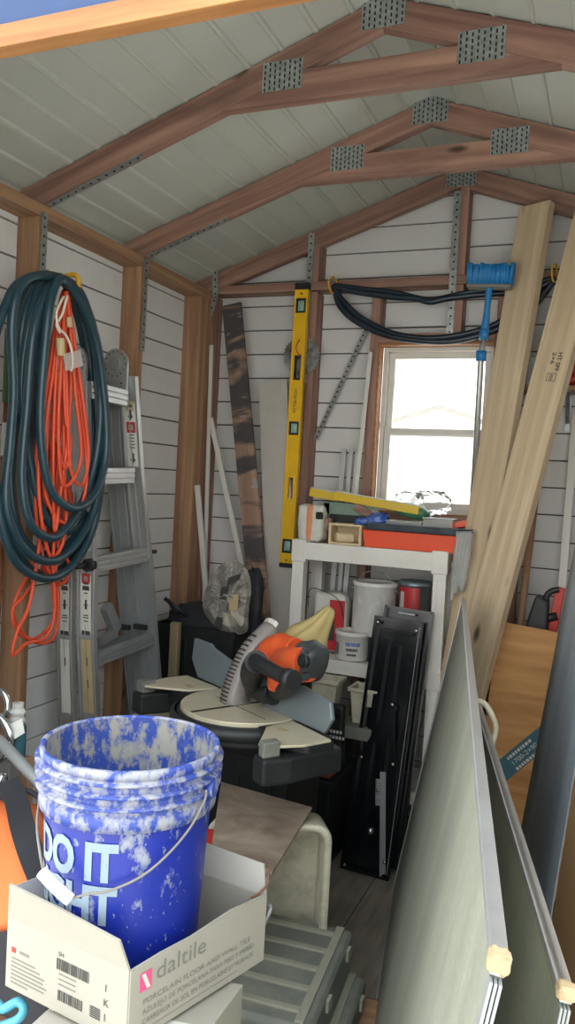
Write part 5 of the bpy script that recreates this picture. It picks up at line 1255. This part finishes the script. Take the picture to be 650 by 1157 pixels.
# printing on the left face
d = (Cc-Lc).normalized(); nr = V((d.y,-d.x,0)); nr = nr if nr.dot(ctr-Cc) < 0 else -nr
FQ = frame(Lc+nr*.0028, d, (0,0,1)); m = MB(FQ); LLn = (Cc-Lc).length; rnd = random.Random(5)
u = LLn*.44
while u < LLn*.70: w_ = rnd.choice((.0012,.002,.003)); m.box((u,-.045,0),(u+w_,-.028,.0003)); u += w_+rnd.choice((.001,.0018))
u = LLn*.46
while u < LLn*.66: w_ = rnd.choice((.0015,.0025,.004)); m.box((u,-.092,0),(u+w_,-.076,.0003)); u += w_+rnd.choice((.0012,.002))
for k in range(6): m.box((LLn*.72,-.092+.003*k,0),(LLn*.80,-.0905+.003*k,.0003))
for k, (a, b) in enumerate(((.05,.26),(.05,.3),(.05,.34),(.05,.33),(.05,.36),(.05,.34),(.05,.2))): m.box((LLn*a,-.062-.0065*k,0),(LLn*b,-.0605-.0065*k,.0003),1)
m.box((LLn*.12,-.05,0),(LLn*.2,-.046,.0003),1)
for z_ in (-.052,-.060,-.068): m.box((LLn*.46,z_,0),(LLn*.60,z_+.0015,.0003),1)
for i, ch in enumerate('1K1'): text(m, ch, .016, M.Translation((LLn*.82,-.045-.022*i,.0002)), 0)
text(m, 'SH', .010, M.Translation((LLn*.45,-.024,.0002)), 0)
part('printed_barcodes', m, ['ink','inkgrey'], bxm, F=FQ)
m = MB(FQ); m.box((LLn*.05,-.052,0),(LLn*.085,-.044,.0003)); part('printed_emblem', m, 'redlabel', bxm, F=FQ)
# carton below + more
xw = at(205,1157,z=.61)
dd = (Rc-Cc).normalized(); dl_ = (Lc-Cc).normalized()
def carton(o, a, b, z0, z1, name, label, mat='card', cat='carton'):
    m = MB(); p = [o, o+a, o+a+b, o+b]; m.add([(q.x,q.y,z0) for q in p]+[(q.x,q.y,z1) for q in p], [(3,2,1,0),(4,5,6,7),(0,1,5,4),(1,2,6,5),(2,3,7,6),(3,0,4,7)])
    t = thing(name, label, cat, ((p[0]+p[2])/2).to_tuple()[:2]+(z0,)); part('carton_body', m, mat, t, bevel=.002)
    m = MB(); q0, q1 = o+a*.5+V((0,0,0)), o+a*.5+b; mm = bar(V((q0.x,q0.y,z1+.0003)), V((q1.x,q1.y,z1+.0003)), .03, .0006, a.normalized(), m); part('carton_seam', m, 'pale', t); return t
o_ = Cc.copy(); o_ += dd*.03+dl_*.0; o_.z = 0
P1 = V((Cc.x,Cc.y,0))+V((.035,-.02,0))
a_ = V((Rc.x-Cc.x,Rc.y-Cc.y,0)); b_ = V((Lc.x-Cc.x,Lc.y-Cc.y,0))
Rm = M.Rotation(R(18),3,'Z')
P1 = at(275,1112,z=.615); P1.z = 0
dirR = (Rm@a_).normalized(); dirL = (Rm@b_).normalized()
O1 = P1-dirR*.27+V((0,0,0))
zz = [.0,.205,.41,.615]
for i in range(3): carton(O1, dirR*.27, dirL*.25, zz[i]+.001, zz[i+1], 'tile_carton', ('white tile carton at the bottom of the stack under the bucket','white tile carton in the middle of the stack under the bucket','plain white carton directly under the printed carton')[i])

# the bucket
bc_ = V((ctr.x-.030, ctr.y-.010, Zb+.004))
bk = thing('plaster_bucket', 'blue plastic bucket crusted with white plaster in the foreground', 'bucket', bc_); XB = M.Translation(bc_)
hB_ = .385; r0, r1 = .120, .1405
rz = lambda z: r0+(r1-r0)*z/hB_
m = MB(); pr = [(0,0),(r0-.004,0),(r0,.004)]
pr += [(rz(z),z) for z in (.05,.1,.15,.2,.25,.288)]
m.lathe(pr, 72, XB); part('bucket_shell', m, 'bucket', bk)
m = MB(); pr = [(rz(.288),.288),(rz(.29)+.008,.290),(rz(.30)+.0085,.312)]
for z in (.316,.335,.354): pr += [(rz(z)+.002,z),(rz(z)+.002,z+.0075),(rz(z)+.0135,z+.0085),(rz(z)+.0140,z+.0125),(rz(z)+.003,z+.0145)]
pr += [(rz(.37)+.005,.370),(rz(.375)+.006,.378),(rz(.38)+.005,.384),(rz(.38)+.000,.385),(rz(.38)-.003,.382)]
m.lathe(pr, 72, XB); part('ribbed_rim', m, 'bucketrim', bk)
m = MB(); m.lathe([(rz(.38)-.003,.382),(rz(.3)-.003,.30),(rz(.15)-.003,.15),(r0-.004,.006),(0,.006)], 72, XB); part('bucket_inside', m, 'bucketin', bk)
# handle ears and bail
vdir = V((CAM.x-bc_.x, CAM.y-bc_.y, 0)).normalized(); va = math.atan2(vdir.y, vdir.x)
def cylp(ang, z, dr=0): a = va+ang; return V((bc_.x+(rz(z)+dr)*math.cos(a), bc_.y+(rz(z)+dr)*math.sin(a), bc_.z+z))
def hitc(px_, py_, dr=.012):
    """pixel -> point on the bucket side"""
    d = fwd + RT*((px_-325)/FPX) - UP*((py_-578.5)/FPX); z = .2
    for _ in range(4):
        r = rz(z)+dr; o = CAM-bc_; A_ = d.x**2+d.y**2; B_ = 2*(o.x*d.x+o.y*d.y); C_ = o.x**2+o.y**2-r*r; D_ = max(0, B_*B_-4*A_*C_); t = (-B_-math.sqrt(D_))/(2*A_); p = CAM+d*t; z = p.z-bc_.z
    return p
for ang in (R(-84), R(62)):
    p = cylp(ang, .285, .004); q = cylp(ang, .285, .018); m = MB(); m.cyl(p, q, .012, 14); m.cyl(q, cylp(ang,.285,.021), .007, 12)
bail = [hitc(233,893,.022), hitc(231,905,.02), hitc(215,935), hitc(190,965), hitc(160,990), hitc(125,1006), hitc(100,1010,.018), hitc(78,1014,.024), hitc(62,1002,.030), hitc(50,985,.034)]
pL = cylp(R(-100), .285, .012); lo = hitc(47,960,.034)
bail += [lo.lerp(pL,.0)+V((-.004,0,0)), lo.lerp(pL,.45)+V((-.006,-.002,0)), pL]
bp = bezier(bail, 6); hd_ = part('wire_handle', MB().tube(bp, .0020, 8), 'inkgrey', bk)
gpts = [hitc(80,1017,.026), hitc(64,1003,.032), hitc(47,985,.036)]
part('grip', MB().tube(bezier(gpts,5), .0095, 14), 'vinyl', bk)
m = MB()
p = hitc(234,890,.002); q = p+(p-V((bc_.x,bc_.y,p.z))).normalized()*.014; m.cyl(p, q, .013, 14); part('handle_ear', m, 'bucketrim', bk)
m = MB(); q = pL+(pL-V((bc_.x,bc_.y,pL.z))).normalized()*-.01; m.cyl(q, pL, .013, 14); part('handle_ear', m, 'bucketrim', bk)
# lettering wrapped round the bucket
aR = hitc(134,975,.0); angR = math.atan2(aR.y-bc_.y, aR.x-bc_.x)
def wrap(zbase, width):
    def fn(v):
        z = zbase+v[1]; r = rz(z)+.0018; a = angR-(width-v[0])/r
        return (bc_.x+r*math.cos(a), bc_.y+r*math.sin(a), bc_.z+z)
    return fn
zt1 = hitc(120,995,0).z-bc_.z; zt2 = hitc(115,1043,0).z-bc_.z
zh = hitc(120,955,0).z-bc_.z-zt1
m = MB()
text(m, 'DO IT', zh/.70, None, 0, bold=.0036, fit=.168, fn=wrap(zt1,.168), cuts=2)
text(m, 'RIGHT', zh/.70, None, 0, bold=.0036, fit=.190, fn=wrap(zt2,.190), cuts=2)
MT['lettering'] = splatter('pale blue lettering','#7f919f','#3557a8',-1,-.5,.60,.60); part('lettering', m, 'lettering', bk)

# ------------------------------------------------------------------ tile slab, red box, tub, cases
c1_, c2_, c3_ = at(353,912,z=.545), at(308,985,z=.545), at(238,962,z=.545); c4_ = c1_+(c3_-c2_); c4_ = at(250,883,z=.545)
m = MB(); q = [c2_, c1_, c4_, c3_]
m.add([p-V((0,0,.009)) for p in q]+[p for p in q], [(3,2,1,0),(4,5,6,7),(0,1,5,4),(1,2,6,5),(2,3,7,6),(3,0,4,7)])
slab = solo('stone_tile', m, 'tile', 'brown stone look tile slab lying right of the bucket', 'tile', bevel=.001)
sp = [c2_.lerp(c1_,.0), c1_]
kx0, kx1 = c3_.x+.02, c2_.x-.05
t = thing('grey_tool_case', 'grey hard case under the brown tile slab', 'case', ((kx0+kx1)/2,1.9,0))
m = MB().box((-1.06,1.74,0),(-.80,1.88,.42)); part('case_body', m, 'greycase', t, bevel=.01)
for x in (-.98,-.84): part('latch', MB().box((x-.012,1.732,.34),(x+.012,1.742,.40)), 'greycase_rib', t, bevel=.002)
m = MB().box((-1.0,1.755,.422),(-.84,1.87,.534)); solo('red_box', m, 'red', 'red box in the shadow under the brown tile slab', 'box', bevel=.006)
m = MB(); m.tube(bezier([at(285,1035,y=1.8), at(292,1010,y=1.78), at(300,998,y=1.77), at(308,975,y=1.78), at(318,968,y=1.8)],6), .006, 8); m.tube(bezier([at(300,1000,y=1.77), at(301,1020,y=1.76), at(303,1036,y=1.72), V((-.80,1.70,.2)), V((-.80,1.70,.01))],6), .005, 8); solo('grey_cable', m, 'alu_dull', 'forked grey cable beneath the brown tile slab', 'cable')
# tub on its side
ty = 2.06; TR = at(376,935,y=ty); TLt = at(320,915,y=ty); zt_ = TR.z+.005; xr = TR.x; xl = xr-.30
def rrect(x0, x1, z0, z1, r, n=6):
    o = []
    for cx, cz, a in ((x1-r,z1-r,0),(x0+r,z1-r,90),(x0+r,z0+r,180),(x1-r,z0+r,270)):
        for k in range(n+1): t_ = R(a+90*k/n); o.append((cx+r*math.cos(t_), cz+r*math.sin(t_)))
    return o
th_ = 20   # turned a little
FT = M.Translation((xr,ty,0)) @ M.Rotation(R(th_+0),4,'Z') @ M(((1,0,0,0),(0,0,-1,0),(0,1,0,0),(0,0,0,1)))
m = MB(FT); ring0 = rrect(-.34,0,.002,zt_,.04); ring1 = rrect(-.328,-.012,.014,zt_-.012,.034); ring2 = rrect(-.32,-.022,.024,zt_-.022,.03); ring3 = rrect(-.305,-.035,.04,zt_-.035,.03)
def rings_(rs, mb, mi=0):
    n = len(rs[0][0])
    for i in range(len(rs)-1):
        a, za = rs[i]; b, zb_ = rs[i+1]; mb.add([(p[0],p[1],za) for p in a]+[(p[0],p[1],zb_) for p in b], [(k,(k+1)%n,n+(k+1)%n,n+k) for k in range(n)], mi, True)
rings_([(ring2,-.13),(ring0,-.0),(ring0,.012),(ring1,.013),(ring2,.004),(ring3,-.115)], m)
n = len(ring3); m.add([(p[0],p[1],-.115) for p in ring3], [list(range(n))]); m.add([(p[0],p[1],-.13) for p in ring2], [list(range(n))[::-1]])
solo('mixing_tub', m, 'cream', 'beige plastic tub standing on its side behind the grey tool case', 'tub', F=FT)
# two grey cases lying on the floor
def kase(p, zt, zb, name, label, inset=0, ribs=5):
    """p: near-right, far-right, far-left, near-left corners of the top"""
    t = thing(name, label, 'tool case', (sum((q.x for q in p))/4, sum((q.y for q in p))/4, zb)); m = MB()
    lo = [V((q.x,q.y,zb)) for q in p]; hi = [V((q.x,q.y,zt-.012)) for q in p]
    c = sum(p, V((0,0,0)))/4; c.z = 0; tp = [V((q.x+(c.x-q.x)*.07, q.y+(c.y-q.y)*.05, zt)) for q in p]
    n = 4; al = lo+hi+tp
    m.add(al, [(3,2,1,0)]+[(k,(k+1)%4,4+(k+1)%4,4+k) for k in range(4)]+[(4+k,4+(k+1)%4,8+(k+1)%4,8+k) for k in range(4)]+[(8,9,10,11)])
    part('case_shell', m, 'greycase', t, bevel=.004)
    m = MB()
    for k in range(ribs):
        u = (k+.5)/ribs; a = tp[0].lerp(tp[1],u); b = tp[3].lerp(tp[2],u); a2 = a.lerp(b,.12); bar(a2+V((0,0,.003)), b+V((0,0,.003)), .018, .008, (tp[1]-tp[0]).normalized(), m)
    a, b = tp[0].lerp(tp[3],.10), tp[1].lerp(tp[2],.10); bar(a+V((0,0,.003)), b+V((0,0,.003)), .022, .008, (tp[3]-tp[0]).normalized(), m)
    part('lid_ribs', m, 'greycase_rib', t, bevel=.002)
    q = hi[0].lerp(hi[1],.35); q2 = hi[0].lerp(hi[1],.85); out = (hi[0]-hi[3]).normalized()
    for w in (q, q2): part('latch', MB().cbox(w+V((0,0,-.02))+out*.002, (.012,.03,.03)), 'greycase_rib', t, bevel=.001)
    return t
z_ = .24; nr_ = at(352,1165,z=z_); fr = at(399,1050,z=z_); fl_ = at(300,1028,z=z_); nl = nr_+(fl_-fr)
kase([nr_, fr, fl_, nl], z_, .125, 'flat_tool_case', 'dusty grey ribbed tool case lying flat right of the carton, the upper one')
off = V((.035,-.0,0)); lo4 = [q+o for q, o in zip([nr_,fr,fl_,nl], [V((.045,-.01,0)),V((.045,.0,0)),V((0,.02,0)),V((0,-.01,0))])]
kase(lo4, .12, .001, 'flat_tool_case', 'second grey tool case lying underneath the ribbed one')
m = MB(); q = at(300,1110,z=.25); m.box((q.x-.02,q.y-.05,.252),(q.x+.03,q.y+.05,.256)); solo('paper_label', m, 'pale', 'scrap of printed paper beside the carton on the grey case', 'paper') if False else None
c = at(413,1150,z=.03); bl_ = thing('wood_offcut', 'small square wood offcut on the floor at the bottom edge', 'wood block', (c.x,c.y,0))
m, F = bar(V((c.x-.042,c.y+.005,.019)), V((c.x+.042,c.y+.02,.019)), .12, .036, V((0,1,0))); part('block_body', m, 'framing_gold', bl_, F=F, bevel=.002)
m, F2_ = bar(V((c.x-.044,c.y+.066,.019)), V((c.x+.04,c.y+.080,.019)), .006, .04, V((0,1,0))); part('bark_edge', m, 'framing', bl_, F=F2_)

# ------------------------------------------------------------------ left foreground: orange bag and oddments
yb2 = 1.22
ob = thing('orange_tool_bag', 'orange and black cloth tool bag at the lower left beside the carton', 'bag', (-1.12,1.3,.42))
def P_(px_, py_, y): return at(px_, py_, y=y)
m = MB(); N1 = 12
# lid: sloping orange surface
tlA, trA, brA, blA = P_(-60,895,1.42), P_(50,905,1.40), P_(62,1035,1.16), P_(-60,1045,1.20)
vs = []
for j in range(9):
    v = j/8
    for i in range(13):
        u = i/12; p = tlA.lerp(trA,u).lerp(blA.lerp(brA,u),v); p = p+V((0,0,.035*math.sin(PI*u)*math.sin(PI*min(1,v*1.05)) -.05*max(0,u-.75)*(1 if v<1 else 1)+.006*noise.noise(V((u*5,v*5,1))))); vs.append(p)
vb = [V((p.x,p.y,p.z-.02)) for p in vs]; K = len(vs); f_ = []
for j in range(8):
    for i in range(12):
        q = j*13+i; f_ += [(q,q+1,q+14,q+13),(K+q,K+q+13,K+q+14,K+q+1)]
for i in range(12): f_ += [(i,K+i,K+i+1,i+1),(8*13+i,8*13+i+1,K+8*13+i+1,K+8*13+i)]
for j in range(8): q = j*13; f_ += [(q,q+13,K+q+13,K+q),(q+12,K+q+12,K+q+25,q+25)]
m.add(vs+vb, f_, 0, True); part('bag_lid', m, 'bag_orange', ob)
m = MB(); pts = [P_(8,898,1.40)+V((0,0,.03)), P_(18,920,1.36)+V((0,0,.030)), P_(24,950,1.30)+V((0,0,.034)), P_(36,985,1.24)+V((0,0,.030)), P_(56,1020,1.17)+V((0,0,.012))]
pp = bezier(pts, 5); w_ = .024
for i in range(len(pp)-1): bar(pp[i], pp[i+1]+(pp[i+1]-pp[i])*.1, .048, .005, V((1,.25,0)), m)
part('bag_strap', m, 'bag_black', ob)
m = MB(); m.tube(bezier([P_(0,912,1.38)+V((0,0,.02)), P_(22,902,1.40)+V((0,0,.02)), P_(48,912,1.39)+V((0,0,.01)), P_(56,960,1.28), P_(62,1010,1.18)],6), .006, 8); part('bag_zip', m, 'bag_black', ob)
xb0, xb1 = -1.32, P_(50,1060,1.2).x
m = MB(); cor2 = [blA, brA, trA, tlA]
lowz = .42
q = [V((p.x,p.y,lowz)) for p in cor2]; top_ = [p-V((0,0,.012)) for p in cor2]
q = [V((p.x+(-.0 if i in (1,2) else 0), p.y, lowz)) for i, p in enumerate(q)]
m.add(q+top_, [(3,2,1,0),(4,5,6,7)]+[(k,(k+1)%4,4+(k+1)%4,4+k) for k in range(4)]); part('bag_body', m, 'bag_black', ob, bevel=.015, seg=3)
m = MB().box((-1.45,1.12,0),(-.98,1.46,.415)); solo('wooden_box', m, 'framing_gold', 'wooden box on the floor under the orange tool bag', 'box', bevel=.004)
m = MB(); m.tube(bezier([V((-1.10,1.0,.008)),V((-1.08,1.0,.25)),P_(-20,1150,1.02),P_(4,1140,1.02),P_(20,1132,1.03),P_(27,1140,1.03),P_(20,1152,1.02),P_(0,1160,1.02),P_(-20,1168,1.02)],6), .0075, 8); MT['cyan'] = plain('light blue cable','#4f9fb8',.45); solo('light_blue_cable', m, 'cyan', 'looped light blue cable in the bottom left corner', 'cable')
# hollow grey pipe, chrome pieces, bottle, sticks
m = MB(); a, b = P_(-12,828,1.5), P_(62,905,1.42); m.tube(bezier([a, a.lerp(b,.35)+V((0,0,.006)), a.lerp(b,.7)+V((0,0,.004)), b],6), .0135, 14); solo('grey_pipe', m, 'alu_dull', 'slanting grey pipe above the orange tool bag', 'pipe')
m = MB()
m.tube(bezier([P_(-6,776,1.55),P_(6,786,1.55),P_(9,800,1.55),P_(3,812,1.55),P_(-6,816,1.55)],6), .008, 10); m.tube(bezier([P_(-4,808,1.52),P_(6,818,1.52),P_(12,832,1.52),P_(9,848,1.52),P_(0,858,1.52),P_(-30,880,1.52),V((-1.42,1.54,.2)),V((-1.42,1.54,.01))],6), .010, 10)
m.tube([P_(-6,816,1.55), P_(-4,808,1.52)], .008, 8)
m.blob((.03,.03,.05), 3, .05, 2, .8, M.Translation(P_(1,884,1.5)))
solo('chrome_tubes', m, 'chrome', 'bent chrome tubes at the left edge above the grey pipe', 'tubes')
bt = thing('wrapped_bottle', 'clear topped bottle with a teal label standing at the left', 'bottle', P_(18,860,1.56))
X = M.Translation((P_(18,856,1.56).x,1.56,P_(18,856,1.56).z)); hb = P_(18,795,1.56).z-P_(18,856,1.56).z
m = MB(); m.lathe([(0,0),(.021,0),(.022,.004),(.022,hb*.55),(.018,hb*.65)], 24, X); part('bottle_body', m, 'teal', bt)
m = MB(); m.lathe([(.018,hb*.62),(.021,hb*.7),(.014,hb*.78),(.02,hb*.86),(.013,hb*.93),(.014,hb*1.02),(0,hb*1.02)], 14, X, 0, False); part('plastic_wrap', m, 'clear', bt)
m = MB(); cc_ = P_(16,826,1.53); m.add([cc_+V((-.03,0,.005)), cc_+V((.0,-.01,-.022)), cc_+V((.03,0,.0)), cc_+V((.012,.01,.03))], [(0,1,2,3)]); m.add([cc_+V((-.03,.002,.005)), cc_+V((.0,-.008,-.022)), cc_+V((.03,.002,.0)), cc_+V((.012,.012,.03))], [(3,2,1,0)]); part('paper_tag', m, 'white', bt)
zl = P_(18,856,1.56).z
a = P_(30,855,1.62); m, F = bar(V((a.x+.01,1.62,0)), a, .03, .022, V((1,0,0))); solo('wooden_stick', m, 'framing_gold', 'square wooden stick standing behind the orange tool bag', 'stick', None, F, .002)
a = P_(10,858,1.58); m, F = bar(V((a.x,1.58,0)), a, .042, .04, V((1,0,0))); solo('grey_post', m, 'alu_dull', 'grey metal post standing beside the wooden stick at the left', 'post', None, F, .003)
solo('plinth_box', MB().box((P_(18,850,1.56).x+.024-.046,1.61-.075,0),(P_(18,850,1.56).x+.022,1.575,zl-.001)), 'black', 'tall narrow dark box carrying the teal labelled bottle', 'box', bevel=.002) if False else None
m = MB(); m.blob((.02,.03,.035), 4, .06, 2, .7, M.Translation(P_(0,872,1.45))); solo('green_cap', m, 'greenbag', 'small green cap at the left edge below the chrome tubes', 'cap') if False else None
m = MB(); m.blob((.10,.06,.36), 4, .08, 3, .7, M.Translation(P_(2,1100,1.08)));

# ------------------------------------------------------------------ light
w = bpy.data.worlds.new('sky'); S.world = w; w.use_nodes = True; wn = w.node_tree; bg = wn.nodes['Background']
tc = wn.nodes.new('ShaderNodeTexCoord'); sp_ = wn.nodes.new('ShaderNodeSeparateXYZ'); cr_ = wn.nodes.new('ShaderNodeValToRGB')
wn.links.new(tc.outputs['Generated'], sp_.inputs[0]); wn.links.new(sp_.outputs['Z'], cr_.inputs[0]); wn.links.new(cr_.outputs[0], bg.inputs[0])
cr_.color_ramp.elements[0].position = 0; cr_.color_ramp.elements[0].color = (1,.98,.94,1); cr_.color_ramp.elements[1].position = .6; cr_.color_ramp.elements[1].color = (.88,.95,1,1)
bg.inputs[1].default_value = 3.2
sl_ = bpy.data.lights.new('sun', 'SUN'); sl_.energy = 5; sl_.angle = R(1.5); sl_.color = (1,.95,.86); so = bpy.data.objects.new('sun', sl_); C.objects.link(so)
so.rotation_euler = (R(30), 0, R(-150))
S.view_settings.view_transform = 'Standard'; S.view_settings.look = 'None'; S.view_settings.gamma = 1; S.view_settings.exposure = .36; S.view_settings.use_curve_mapping = False
S.cycles.max_bounces = 8; S.cycles.diffuse_bounces = 5

# repeats carry one group each
GR = {'pine_plank':'pine planks leaning on the gable', 'framed_panel':'long grey framed panels', 'metal_trim':'pale metal trims left of the window',
      'trim_strip':'thin strips in the back left corner', 'storage_tote':'black storage totes', 'storage_bin':'beige open bins', 'flat_tool_case':'grey tool cases on the floor',
      'cable_tie':'yellow ties holding the black tubing', 'clear_plastic_bag':'clear plastic bags on the top shelf'}
for o in list(bpy.data.objects):
    b = o.name.split('.')[0]
    if o.parent is None and b in GR and 'label' in o and 'group' not in o: o['group'] = GR[b]
for o in list(bpy.data.objects):
    if o.parent is None and ('stack under the bucket' in str(o.get('label', '')) or 'directly under the printed carton' in str(o.get('label', ''))): o['group'] = 'white tile cartons stacked under the bucket'
